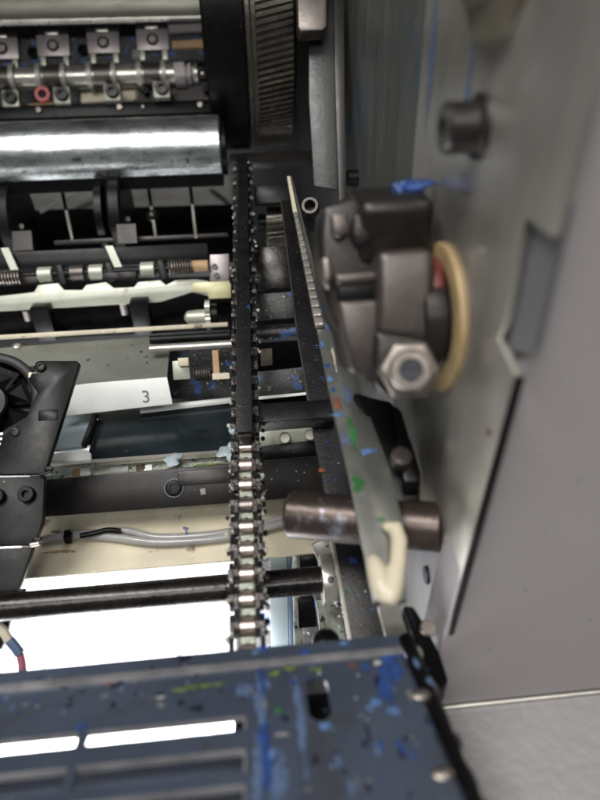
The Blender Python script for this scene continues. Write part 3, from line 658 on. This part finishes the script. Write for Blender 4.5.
for v_ in bm_b.verts: v_.co = dirc * v_.co.y * .0038 + side * v_.co.x * (W2 * 1.7) + nrm * (v_.co.z * .003 - .0012)
blk = bpy.data.meshes.new('link_block'); bm_b.to_mesh(blk); bm_b.free(); blk.materials.append(M['track'])
inn = [link_mesh('inner_plate', s * (W2 + .0013), .0024, .0068, .0054) for s in (-1, 1)]
outr = [link_mesh('outer_plate', s * (W2 + .0040), .0024, .0068, .0052) for s in (-1, 1)]
def cobj(name, me, loc):
    o = bpy.data.objects.new(name, me); sc.collection.objects.link(o); o.parent = ch; o.location = loc; return o
for i in range(NL_ + 1):
    jit = nrm * random.uniform(-.0003, .0003) + side * random.uniform(-.0003, .0003)
    cobj('roller', random.choice([rm, rm, rm2]), lp(i) + jit); cobj('pin', random.choice([pm, pm2]), lp(i) + jit)
    if i < NL_:
        cobj('link_block', blk, lp(i + .5) + jit * 2)
        for me in (inn if i % 2 else outr):
            k_ = cobj('link_plate', me, lp(i + .5) + jit); k_.rotation_euler = (random.uniform(-.02, .02), 0, random.uniform(-.015, .015))
# chain guide: black rail on the chain, pale track below it, cross bars
cg = thing('chain_guide', A, 'black guide rail lying along the chain with two cross bars', 'chain guide')
ge = at(249, 447, T(447, 640, .337, 165, .70)); s0 = (ge - A).dot(dirc)
rt = nrm * .0120; 
MB().box(A + dirc * ((s0 + L_) / 2) + nrm * .0115, side * .0058, dirc * (L_ - s0) / 2, nrm * .0062).build('rail', 'frame', cg, bevel=.0006)
MB().box(A + dirc * (s0 - .0012) + nrm * .0105, side * .0052, dirc * .0012, nrm * .0052).build('rail_end', 'clampd', cg, bevel=.0004, label='dark brown end face of the rail')
MB().box(A + dirc * (L_ / 2) - nrm * .0085, side * .0046, dirc * L_ / 2, nrm * .0012).build('track', 'track', cg)
q = at(254, 418, .447); 
MB().box((xto(q, 252) + xto(q, 333)) / 2, (xto(q, 333) - xto(q, 252)) / 2, nrm.cross(EX) * .0088, nrm * .006).build('cross_bar', 'frame', cg, bevel=.001)
q = at(254, 161, .71)
MB().box((xto(q, 230) + xto(q, 312)) / 2, (xto(q, 312) - xto(q, 230)) / 2, nrm.cross(EX) * .009, nrm * .006).build('cross_bar', 'clampd', cg, bevel=.001)
for x, y in [(232, 446), (231, 457), (233, 430)]:
    MB().ball(at(x, y, T(y, 640, .337, 165, .70) - .004), .0034, 2, (1, 1.2, .8)).build('paste_blob', 'bluegrey', cg)

# black frame bar with pale edge
def tb(y): return T(y, 640, .36, 415, .46)
fb = thing('frame_bar', at(350, 560, tb(560)), 'black ink speckled frame bar between the chain and the silver rail', 'frame bar')
lefts = [(352, 645), (330, 520), (313, 430), (297, 330), (281, 200)]; rights = [(292, 200), (320, 330), (342, 430), (364, 520), (404, 645)]
MB().prism([at(x, y, tb(y)) for x, y in lefts + rights], -EZ * .006).build('bar', 'frame', fb, bevel=.0005)
MB().prism([at(x, y, tb(y) - .001) for x, y in [(352.5, 645), (349.5, 645), (327.5, 520), (330.5, 520)]], -EZ * .004).build('pale_edge', 'side', fb)
MB().prism([at(x, y, tb(y) - .0008) for x, y in [(314.5, 430), (312.5, 430), (296, 330), (280.5, 200), (281.5, 200), (297.5, 330)]], -EZ * .003).build('pale_edge', 'clamp', fb)
def splats(parent, pts, fn, n, s0=1.):
    for x, y, rx, ry, mm in pts:
        c_ = fn(x, y); k = (c_ - CAM).dot(FW) / FPX * s0
        splat(c_ + n * .0002, n, rx * k, ry * k * 1.25, EX, parent, mm)
nfb = EZ
rnd = [(random.uniform(335, 385), random.uniform(525, 630), random.uniform(.5, 1.5), random.uniform(.5, 1.5), random.choice(['blue', 'blue', 'lightdirt', 'bluec'])) for _ in range(16)]
rnd += [(x_, y_, random.uniform(.6, 2), random.uniform(.6, 2), random.choice(['blue', 'blue', 'bluec', 'blue'])) for x_, y_ in [(300 + (y - 330) * .17 + random.uniform(0, 18), y) for y in [random.uniform(335, 505) for _ in range(16)]]]
splats(fb, [p_ for p_ in rnd if p_[0] > 297 + (p_[1] - 330) * .175 + 2] + [(352, 560, 5, 4, 'blue'), (346, 592, 2, 2, 'green'), (322, 470, 3, 3, 'rust')], lambda x, y: at(x, y, tb(y)), EZ)

# silver guide strip with studs, ivory tip
def tr(y): return T(y, 600, .285, 178, .58)
gs = thing('guide_strip', at(370, 560, tr(560)), 'ink spotted silver guide strip with an ivory plastic tip', 'guide strip')
lf = [(374, 600), (349, 479), (326.5, 380), (316, 325), (287, 176)]; rg = [(292, 176), (330, 325), (356.5, 380), (389.5, 467), (404, 525), (407, 600)]
sl_ = [at(x, y, tr(y)) for x, y in lf + rg]
MB().prism(sl_, -EZ * .0035).build('strip', 'rail', gs, bevel=.0005)
MB().prism([at(x, y, tr(y) - .002) for x, y in [(287, 176), (290, 176), (297.5, 214), (293.5, 214)]], -EZ * .003).build('white_end', 'plastic', gs)
MB().prism([at(x, y, tr(y) - .0018) for x, y in [(293, 212), (297, 212), (325, 328), (315, 328)]], -EZ * .0015).build('stud_base', 'gear', gs)
npz = (sl_[0] - sl_[3]).cross(EX).normalized(); npz = npz if npz.z > 0 else -npz
y = 216.
while y < 328:
    k = (y - 212) / 116; cx = 295 + 25 * k; hw = (2 + 2.7 * k)
    c_ = at(cx, y, tr(y) - .0025); u_ = tr(y) / FPX
    dl = (at(cx + 3, y + 14, tr(y + 14)) - at(cx, y, tr(y))).normalized()
    MB().box(c_, EX * hw * u_, dl * .0042, npz * .0022).build('stud', 'steel', gs, bevel=.0012)
    y += 5.2 + 4.6 * k
splats(gs, [(352, 432, 4, 14, 'green'), (358, 484, 6, 7, 'green'), (368, 452, 7, 3.5, 'lblue'), (337, 404, 4, 5, 'rust'), (338, 415, 5, 2.5, 'lblue'), (330, 380, 3, 4, 'lblue'), (327, 366, 3, 3, 'blue'), (322, 345, 3, 4, 'lblue'), (326, 327, 3.5, 4, 'lblue'), (322, 309, 3, 4, 'lblue'), (333, 390, 2.5, 3, 'blue'), (381, 520, 4, 2, 'green'), (347, 395, 4, 10, 'bluec'), (345, 440, 4, 6, 'bluec'), (334, 358, 1.4, 12, 'plastic')], lambda x, y: at(x, y, tr(y)), npz)
tip = [(366, 556), (370, 553), (377, 554), (381, 557), (385, 548), (385, 540), (381, 534), (379, 527), (384, 523), (393, 522), (402, 525), (407, 532), (407, 548), (404, 575), (401, 596), (397, 603), (389, 607), (379, 606), (374, 598)]
m = MB()
for lobe in ([(383, 528, 3), (386, 527, 5), (395, 528, 8.5), (399, 540, 8.5), (398, 562, 8.5), (394, 583, 11), (390, 597, 11), (388, 605, 6)], [(371, 556, 4), (373, 560, 7), (377, 571, 10.5), (382, 587, 12), (386, 602, 6)]):
    m.path([at(x, y, tr(y) - .003) for x, y, r in lobe], [r * tr(y) / FPX for x, y, r in lobe], 16)
tipo = m.build('tip', 'plastic', gs, ang=80, label='ivory plastic hooked tip')
md = tipo.modifiers.new('remesh', 'REMESH'); md.mode = 'VOXEL'; md.voxel_size = .0006; md.use_smooth_shade = True
ms = tipo.modifiers.new('smooth', 'SMOOTH'); ms.iterations = 14; ms.factor = .5
# thin plate below the tip
tag(MB().prism([at(x, y, .34) for x, y in [(378, 606), (398, 600), (410, 640), (388, 645)]], -EZ * .003).build('end_tongue', 'side'), 'short pale metal tongue under the ivory tip', 'metal tongue')

# brown stop pin from the plate
pe = atX(437, 527, XP); tl = .362; p_l = at(290, 514, tl)
sp_ = thing('stop_pin', p_l, 'thick browned steel pin sticking out of the side plate', 'pin')
MB().tube(pe + (pe - p_l) * .03, p_l, 23.2 * tl / FPX, 40, .0012).build('pin', 'brown', sp_)
MB().lathe(p_l + (pe - p_l).normalized() * .0002, p_l - pe, [(0, .0125), (.0012, .012)], 36).build('end_face', 'clampd', sp_)

# black arm between strip and plate
ar = thing('pivot_lever', at(395, 450, .41), 'black bolted arm between the silver strip and the side plate', 'arm')
MB().prism([at(x, y, T(y, 500, .34, 390, .375)) for x, y in [(352, 390), (372, 396), (392, 400), (412, 440), (421, 470), (420, 500), (396, 504), (386, 470)]], -EZ * .02).build('arm', 'blacks', ar, bevel=.0025)
MB().prism([at(x, y, T(y, 500, .33, 390, .365)) for x, y in [(392, 402), (402, 410), (421, 474), (420, 482), (404, 482)]], -EZ * .012).build('raised_rib', 'blacks', ar, bevel=.002)
MB().lathe(at(401, 458, .337), V((0, -.4, 1)), [(-.004, .006), (.003, .006), (.0045, .004)], 20).build('bolt', 'clamp', ar)

# details between the chain and the frame bar
def slab(name, pts, t0, ext, mm, lab, cat, bevel=.0008, parent=None):
    o = MB().prism([at(x, y, t0 if not callable(t0) else t0(y)) for x, y in pts], ext).build(name, mm, parent, bevel=bevel)
    if lab: tag(o, lab, cat)
    return o
slab('cross_member', [(254, 294), (300, 291), (305, 317), (254, 320)], .60, -NF * .012, 'inkblack', 'rough dark cross member between the chain and the studded strip', 'cross member')
slab('dark_crosspiece', [(254, 247), (294, 245), (298, 287), (254, 290)], .64, -NF * .012, 'greasy', 'glossy black crosspiece above the rough dark cross member', 'cross member')
slab('cross_tie', [(254, 186), (290, 184), (293, 202), (254, 204)], .68, -NF * .012, 'blacks', 'black tie piece near the top of the chain guide', 'cross member')
q = at(280, 333, .585); t_ = thing('cross_shaft', q, 'ink stained dark shaft behind the chain guide cross bar', 'shaft')
MB().tube(xto(q, 250), xto(q, 312), .0085, 24).build('rod', 'inkblack', t_)
slab('pale_spacer', [(260, 349), (272, 348), (273, 365), (261, 366)], .57, -NF * .01, 'olive', 'small olive spacer block below the dark cross shaft', 'block')
slab('ink_tray', [(256, 372), (312, 366), (318, 394), (256, 399)], .56, -NF * .01, 'inkblack', 'dark plate spattered with blue ink above the white line', 'metal plate')
slab('white_strip', [(256, 397), (316, 391.5), (316, 394), (256, 400)], .545, -NF * .004, 'white', 'thin white rim between chain and frame bar', 'strip', .0003)
slab('pale_bracket', [(258, 432), (318, 426), (319, 442), (258, 447)], .54, -NF * .006, 'pale', 'pale metal bracket under the chain guide cross bar', 'bracket')
slab('dark_gap_fill', [(258, 447), (322, 440), (324, 456), (258, 460)], .53, -NF * .006, 'blacks', 'black block standing in for the dark gap just behind the black beam, right of the chain', 'block')  # shade in the gap drawn as a black piece
for cx, cyy in [(285, 437), (310, 434)]: 
    tag(MB().tube(at(cx, cyy, .535), at(cx, cyy + 1, .52), .005, 14, .001).build('stud_nut', 'steel'), 'steel stud on the pale bracket, %s one' % ('nearer the chain' if cx < 300 else 'nearer the silver strip'), 'stud', 'studs on the pale bracket')
# grease clumps along the right of chain
for i in range(110):
    y = random.uniform(200, 640); t_ = T(y, 640, .337, 165, .70)
    s = 1 if random.random() < .75 else -1; k = t_ / FPX
    c_ = A + dirc * ((at(247, y, t_) - A).dot(dirc)) + side * (.0112 + random.uniform(-.0012, .0016)) * (1 if side.x > 0 else -1) * s + nrm * random.uniform(-.004, .005)
    MB().ball(c_, random.uniform(.0009, .0021), 1, (1, 1.4, .8)).build('grease_clump', random.choice(['track', 'greasy', 'lightdirt', 'link']), ch)
# lower right pocket
slab('pale_upright', [(270, 556), (287, 554), (289, 646), (271, 648)], .50, -NB * .008, 'bluegrey', 'pale blue grey upright seen right of the chain below the shaft', 'upright')
slab('pale_upright_edge', [(287, 554), (291, 554), (294, 646), (289, 646)], .50, -NB * .008, 'bluec', 'darker blue grey edge strip beside the pale upright', 'strip')
slab('dark_well', [(250, 540), (345, 530), (352, 660), (250, 665)], .60, -NB * .01, 'inkblack', 'dark greasy back plate of the pocket right of the chain', 'metal plate')
slab('tooth_strip', [(293, 556), (297, 556), (300, 600), (303, 648), (294, 648)], .48, -NB * .01, 'track', 'greasy pale toothed strip under the collar shaft', 'strip')
slab('black_block', [(299, 557), (317, 555), (318, 569), (299, 571)], .47, -NB * .014, 'blacks', 'small black block above the shaft beside the collar', 'block', .0015)
slab('dark_block', [(297, 600), (314, 598), (318, 627), (298, 629)], .47, -NB * .014, 'blacks', 'black block below the shaft beside the collar', 'block', .0015)
slab('pale_gusset', [(316, 600), (338, 598), (346, 640), (321, 640)], .44, -NB * .006, 'track', 'greasy pale gusset plate below the collar', 'plate')
slab('pale_gusset_upper', [(311, 545), (328, 538), (334, 560), (320, 566)], .45, -NB * .006, 'plate3', 'pale gusset plate above the collar', 'plate')
tag(MB().ball(at(326, 643, .36), .0088, 3, (1, 1, .8)).build('rubber_stop', 'blacks'), 'round black knob peeking over the guard edge', 'knob')
for i in range(30):
    y = random.uniform(545, 636); x = 331 + (y - 535) * .17 + random.uniform(-4, 3) if y > 535 else 330
    if abs(y - 578) < 24: continue
    MB().ball(at(x - 3, y, .40), random.uniform(.0007, .0018), 1).build('grease_clump', random.choice(['track', 'greasy', 'lightdirt']), fb)

# ================================================================== CLAMP on the side plate
K = .864
cl = thing('shaft_clamp', atX(455, 318, XP), 'blurred brown split clamp with hex nut on the side plate', 'clamp')
def cq(x, y, t): return at(x, y, t)
rcx = atX(441, 318, XP); rsx = atX(439, 297, XP)
MB().annulus(rcx + EX * .001, -EX, .030 * K, .0435 * K, .004, 64).build('yellow_ring', 'brass', cl, bevel=.0015, label='yellow fibre ring')
MB().annulus(rsx - EX * .003, -EX, .012, .021, .006, 48).build('red_seal', 'red', cl, bevel=.001, label='dark red seal')
MB().lathe(rcx - EX * .004, -EX, [(0, .0235), (.0095, .0235), (.0105, .022)], 40).build('boss', 'clampd', cl)
# rear dark block
MB().box(at(390, 226, .35 * K), EX * .0185, EY * .0155, EZ * .0165).build('rear_block', 'clampd', cl, bevel=.006, seg=4)
def face(pts, t, depth, mm, name, bev=.002, n=None, seg=3):
    n = n or V((0, -.9, .43)).normalized(); p0_ = at(*pts[0], t * K); depth *= K; bev *= K
    return MB().prism([onplane(x, y, p0_, n) for x, y in pts], -n * depth).build(name, mm, cl, bevel=bev, seg=seg)
face([(322, 206), (350, 196), (372, 200), (381, 250), (381, 376), (348, 374), (340, 335), (330, 318), (322, 285), (319, 240)], .338, .040, 'clampd', 'left_jaw', .004)
face([(331, 213), (347, 211), (351, 232), (340, 240), (332, 232)], .331, .012, 'clamp', 'jaw_pad', .002)
face([(354, 213), (366, 212), (372, 240), (362, 246), (352, 236)], .331, .012, 'clampd', 'jaw_pad', .002)
face([(321, 258), (330, 254), (334, 272), (330, 292), (322, 282)], .329, .010, 'nut', 'jaw_highlight_lip', .003)  # jaw highlight given as a lip of brighter steel
face([(335, 274), (378, 270), (378, 282), (337, 286)], .329, .010, 'clamp', 'jaw_rib', .002)
face([(338, 286), (378, 282), (379, 300), (339, 302)], .331, .006, 'blacks', 'jaw_slot', .001)
face([(338, 301), (379, 299), (380, 374), (352, 374), (344, 340)], .329, .012, 'clamp', 'lower_jaw', .003)
face([(378, 250), (433, 246), (437, 262), (436, 330), (430, 344), (378, 336)], .322, .038, 'clamp', 'front_block', .0055, seg=4)
face([(376, 330), (432, 340), (438, 352), (436, 384), (424, 397), (386, 398), (374, 384)], .326, .030, 'clampd', 'foot', .004)
hx = at(409, 370, .314 * K); hn = V((-.12, -.86, .5)).normalized()
MB().lathe(hx - hn * .008 * K, hn, [(d_ * K, r_ * K) for d_, r_ in [(0, .0165), (.009, .0165), (.0105, .0145), (.0105, .0085)]], 6).build('hex_nut', 'nut', cl, bevel=.0008, ang=25)
hb = MB().lathe(hx + hn * .0015 * K, hn, [(d_ * K, r_ * K) for d_, r_ in [(0, .0112), (.004, .0112), (.0055, .0100), (.0055, .0062), (.001, .006)]], 24).build('socket_bolt', 'nut', cl)
MB().lathe(hx + hn * .0032 * K, hn, [(d_ * K, r_ * K) for d_, r_ in [(0, .0061), (.0006, .0060)]], 6).build('socket_hole', 'ink', cl)
# blue ink lump on top of the clamp
il = thing('ink_lump', at(408, 190, .345 * K), 'bright blue ink smear stuck above the clamp', 'ink smear')
for x, y, r, s_, mm in [(399, 196, .006, (.8, 1, 1.1), 'blue'), (407, 189, .007, (1.3, 1, .6), 'blue'), (419, 184, .005, (2.0, 1, .35), 'blue'), (404, 203, .004, (1, 1, 1.2), 'bluec'), (412, 196, .004, (1, .8, 1), 'ink')]:
    b_ = MB().ball(V((0, 0, 0)), r * K, 3, s_); from_ = at(x, y, (.345 if x > 350 else .336) * K)
    from mathutils import noise as mn
    for v_ in b_.bm.verts: v_.co = v_.co * (1 + .55 * mn.noise(v_.co * 350 + V((x, y, 0)))) + from_
    b_.build('ink_drop', mm, il, ang=60)

# ---- vertical strap, upper block, hose end in the dark upper middle
st = thing('vertical_strap', at(340, 190, .60), 'dark brown vertical strap dropping to the clamp', 'strap')
MB().prism([at(x, y, .60) for x, y in [(333, -20), (344, -20), (345, 100), (347, 200), (339, 205), (336, 110)]], -NF * .004).build('strap', 'clampd', st, bevel=.0008)
MB().prism([at(x, y, .606) for x, y in [(309, -20), (335, -20), (337, 110), (338, 190), (314, 186), (309, 100)]], -NF * .004).build('grey_web', 'web', st, bevel=.0008)
o = MB().prism([at(x, y, .58) for x, y in [(297, -30), (327, -30), (327, 26), (323, 30), (300, 31), (298, 26)]], -NF * .02).build('upper_block', 'clamp', bevel=.002); tag(o, 'mauve grey block hanging at the top centre beside the gear', 'block')
he = thing('hose_end', at(310, 205, .56), 'open grey tube end pointing up beside the clamp', 'tube')
ax_ = V((-.15, -.75, .55)).normalized(); q = at(310, 206, .55)
MB().lathe(q - ax_ * .05, ax_, [(0, .0085), (.05, .0085), (.052, .0075), (.052, .0052), (.035, .005)], 24).build('tube', 'clampd', he)
q = at(352, 178, .62); t_ = thing('small_peg', q, 'small dark peg on the inner side wall behind the strap', 'peg')
MB().lathe(q + EX * .03, -EX, [(0, .008), (.035, .008), (.037, .006)], 20).build('peg', 'black', t_)

# ================================================================== GUARD COVER (near, slate blue)
g1 = at(402, 651, .302); g3 = at(470, 806, .223); gn = EX.cross(g3 - g1).normalized(); gn = gn if gn.z > 0 else -gn
def onG(x, y, off=0.): return onplane(x, y, g1 + gn * off, gn)
gd = thing('guard_cover', onG(200, 720), 'slate blue slotted metal guard stained with blue ink in the foreground', 'guard')
gv = gn.cross(EX).normalized(); gv = gv if gv.y > 0 else -gv     # depth direction on panel
def uv(p): return ((p - g1).dot(EX), (p - g1).dot(gv))
def fromuv(u, v): return g1 + EX * u + gv * v
u_slotR = uv(onG(245, 740))[0]; u_b0 = uv(onG(84, 748))[0]; u_a1 = uv(onG(74, 748))[0]; uL = uv(onG(-230, 740))[0]
vr = [uv(onG(150, y))[1] for y in (727, 739, 761, 783, 797, 822)]
oc = uv(onG(318, 698)); ow = 11 * .28 / FPX; oh = (uv(onG(318, 676))[1] - uv(onG(318, 720))[1]) / 2
# right edge of the panel, sampled as a slanted line
uRt, vT = uv(onG(402, 650)); uRb, vB = uv(onG(478, 830))
m = MB(); bm = m.bm
us = [uL, u_a1, u_b0, u_slotR, oc[0] - ow * 1.6, oc[0] + ow * 1.6, None]
vsn = sorted([vT, oc[1] + oh * 1.25, oc[1] - oh * 1.25, vB] + vr)
def holes(i, v0, v1):
    c_ = (v0 + v1) / 2
    return any(b < c_ < a for a, b in ((vr[0], vr[1]), (vr[2], vr[3]), (vr[4], vr[5]))) and i in (0, 2)
vm = {}
def vert(u, v):
    k = (round(u, 6), round(v, 6))
    if k not in vm: vm[k] = bm.verts.new(fromuv(u, v))
    return vm[k]
def uR(v): return uRt + (uRb - uRt) * (vT - v) / (vT - vB)
for j in range(len(vsn) - 1):
    v0, v1 = vsn[j], vsn[j + 1]
    for i in range(6):
        if holes(i, v0, v1): continue
        inob = i == 4 and v0 >= oc[1] - oh * 1.25 - 1e-6 and v1 <= oc[1] + oh * 1.25 + 1e-6
        if inob: continue
        a0 = us[i]; a1 = us[i + 1]
        bm.faces.new((vert(a0, v0), vert(a1 if a1 is not None else uR(v0), v0), vert(a1 if a1 is not None else uR(v1), v1), vert(a0, v1)))
# obround cell
hw, hh = ow * 1.6, oh * 1.25
angs = sorted(set([round(6.283185 * k / 32, 6) for k in range(32)] + [round(math.atan2(sy * hh, sx * hw) % 6.283185, 6) for sx in (-1, 1) for sy in (-1, 1)]))
inn_, out_ = [], []
for a in angs:
    cx_, sy_ = math.cos(a), math.sin(a)
    k = min(hw / abs(cx_) if abs(cx_) > 1e-9 else 9, hh / abs(sy_) if abs(sy_) > 1e-9 else 9)
    out_.append(vert(oc[0] + cx_ * k, oc[1] + sy_ * k))
    # obround radius along direction a
    st_ = oh - ow
    if abs(sy_) * ow <= abs(cx_) * st_ + 1e-12 and abs(cx_) > 1e-9: r_ = ow / abs(cx_)
    else:
        b_ = st_ * abs(sy_); r_ = b_ + math.sqrt(max(0, ow * ow - st_ * st_ + b_ * b_))
    inn_.append(bm.verts.new(fromuv(oc[0] + cx_ * r_, oc[1] + sy_ * r_)))
n = len(angs)
for k in range(n): bm.faces.new((out_[k], out_[(k + 1) % n], inn_[(k + 1) % n], inn_[k]))
# front lip turned down at the far edge
lipA = at(405, 634, .312); dv = (lipA - fromuv(uRt, vT)); dv.x = 0
lv = []
for u_ in (us[0], us[1], us[2], us[3], us[4], us[5], uR(vT)):
    lv.append((vert(u_, vT), bm.verts.new(fromuv(u_, vT) + dv)))
for k in range(6): bm.faces.new((lv[k][0], lv[k + 1][0], lv[k + 1][1], lv[k][1]))
bmesh.ops.recalc_face_normals(bm, faces=bm.faces)
if sum((f.normal.dot(gn) for f in bm.faces)) < 0: bmesh.ops.reverse_faces(bm, faces=bm.faces)
ex = bmesh.ops.extrude_face_region(bm, geom=list(bm.faces), use_keep_orig=True)
for v in [g for g in ex['geom'] if isinstance(g, bmesh.types.BMVert)]: v.co -= gn * .0022
m.build('panel', 'guard', gd, ang=20)
# bend ridge with highlight band, slot edge highlights: painted as pale strips
MB().box((fromuv(uL, vT - .001) + fromuv(uRt, vT - .001)) / 2 + gn * .0004, EX * (uRt - uL) / 2, gv * .0024, gn * .0011).build('bend_bead', 'edgelight_scuff', gd, bevel=.0004)
for v_, th_ in ((vr[2], .0007), (vr[4], .0007), (vr[0], .0005)):
    for a0, a1 in ((us[0], us[1]), (us[2], us[3])):
        MB().box((fromuv(a0, v_) + fromuv(a1, v_)) / 2 - gn * .0006, EX * (a1 - a0) / 2, gv * th_, gn * .0012).build('edge_highlight', 'edgelight_scuff', gd)
for v0_, v1_ in ((vr[0], vr[1]), (vr[2], vr[3]), (vr[4], vr[5])):
    MB().box(fromuv(us[3] , (v0_ + v1_) / 2) - gn * .0006, EX * .0005, gv * (v0_ - v1_) / 2, gn * .0012).build('edge_highlight', 'edgelight_scuff', gd)
# dark tray below the second and third slot rows
vq = (vr[1] + vr[2]) / 2 + .0075
MB().prism([fromuv(uL, vq) - gn * .012, fromuv(us[3] + .02, vq) - gn * .012, fromuv(us[3] + .02, vB) - gn * .012, fromuv(uL, vB) - gn * .012], -gn * .003).build('lower_tray', 'guard', gd)
MB().prism([fromuv(us[3] - .006, vT - .004) - gn * .018, fromuv(uRt, vT - .004) - gn * .018, fromuv(uRt, vB) - gn * .018, fromuv(us[3] - .006, vB) - gn * .018], -gn * .003).build('lower_tray', 'blacks', gd)
# side wall of the guard (right)
MB().prism([fromuv(uRt, vT), fromuv(uRb, vB), fromuv(uRb, vB) - gn * .05, fromuv(uRt, vT) - gn * .05], EX * -.0018).build('side_wall', 'guard', gd)
# black rubber trim and bracket along the right edge
rt_ = thing('rubber_trim', fromuv(uRt + .004, vT), 'black rubber trim with grey lumps along the right guard edge', 'trim')
a_, b_ = fromuv(uRt + .005, vT + .012) - gn * .004, fromuv(uRb + .004, vB) - gn * .004
MB().path([a_.lerp(b_, k / 14) + gn * random.uniform(-.0006, .0006) for k in range(15)], [.0042 + random.uniform(-.0006, .0006) for k in range(15)], 10).build('trim', 'blacks', rt_)
for f_ in (.1, .34, .62, .68, .86): MB().ball(a_.lerp(b_, f_) + EX * .003, .0028, 2, (1, 1.6, .8)).build('lump', random.choice(['side', 'clamp']), rt_)
bk = thing('corner_bracket', at(425, 640, .33), 'black bolted corner bracket between the guard and the side plate', 'bracket')
MB().prism([at(x, y, .335) for x, y in [(402, 604), (414, 606), (424, 622), (440, 652), (449, 680), (440, 690), (426, 672)]], -EZ * .02).build('bracket', 'blacks', bk, bevel=.0015)
screw(at(428, 628, .33), EZ - EY * .5, .0045, .003, bk, 'nut')
# ink on the guard
sG = [(261, 700, 6, 30, 'bluec'), (266, 760, 6, 34, 'blue'), (258, 770, 6, 30, 'bluec'), (300, 715, 5, 34, 'bluec'), (280, 780, 9, 20, 'bluec'), (384, 690, 7, 14, 'blue'), (396, 676, 6, 9, 'blue'), (245, 690, 9, 8, 'bluec'), (388, 660, 9, 7, 'blue'), (395, 668, 7, 6, 'blue'), (386, 672, 6, 9, 'blue'), (400, 656, 5, 4, 'blue'), (378, 663, 4, 3, 'lightdirt'), (388, 685, 3, 7, 'blue'),
      (375, 704, 6, 5, 'lblue'), (393, 712, 6, 5, 'lblue'), (326, 727, 5, 4.5, 'lblue'), (403, 750, 4, 5, 'blue'), (315, 760, 4, 4, 'ink'), (336, 754, 2.5, 2.5, 'ink'), (345, 772, 3, 2.5, 'ink'),
      (262, 690, 3.5, 26, 'blue'), (264, 735, 5, 16, 'blue'), (271, 755, 4.5, 5, 'lblue'), (258, 785, 3.5, 26, 'bluec'), (298, 692, 2, 18, 'bluec'), (301, 735, 3.5, 18, 'bluec'),
      (275, 674, 5, 3, 'ygreen'), (290, 669, 8, 2.5, 'ygreen'), (316, 670, 6, 2.5, 'ygreen'), (278, 711, 3.5, 3, 'green'), (285, 719, 3, 3.5, 'ink'), (352, 666, 3.5, 3.5, 'rust'),
      (196, 709, 7, 4, 'ink'), (180, 703, 2, 3, 'ink'), (205, 686, 22, 2.2, 'ygreen'), (185, 690, 14, 1.6, 'ygreen'), (160, 698, 6, 1.6, 'lightdirt'), (82, 727, 5, 4, 'blue'), (110, 683, 4, 2, 'rust'), (283, 735, 8, 1.5, 'lightdirt'), (332, 766, 2, 2, 'lblue')]
for i in range(90):
    x, y = random.uniform(-10, 440), random.uniform(662, 800)
    if x < 250 and y > 722: y = random.uniform(664, 715)
    sG.append((x, y, random.uniform(1, 4), random.uniform(1, 9 if x > 250 else 3), random.choice(['bluec', 'ink', 'ink', 'edgelight_scuff', 'bluec', 'blue'])))
splats(gd, sG, lambda x, y: onG(x, y), gn)
for i in range(60):
    x, y = random.uniform(250, 430), random.uniform(665, 800); r = random.uniform(.4, 1.1)
    splats(gd, [(x, y, r, r, random.choice(['blue', 'bluec', 'lightdirt', 'ink']))], lambda x, y: onG(x, y), gn)
ln = EX.cross(dv).normalized(); ln = ln if ln.z > 0 else -ln
for x, y, rx, ry, mm in [(183, 658, 7, 4, 'ink'), (152, 669, 2, 2, 'ink'), (262, 650, 6, 3, 'blue'), (306, 653, 5, 3, 'blue'), (256, 652, 5, 3, 'bluec'), (345, 643, 4, 3, 'lblue'), (200, 655, 3, 1, 'bluec')]:
    c_ = onplane(x, y, fromuv(uRt, vT), ln); splat(c_ + ln * .0002, ln, rx * .3 / FPX, ry * .3 / FPX * 1.4, EX, gd, mm)
for cx, cyy in [(421, 695), (443, 774)]:
    MB().ball(onG(cx, cyy), .0032, 2, (1.5, 1, .4)).build('scuffed_rivet', 'nut', gd)
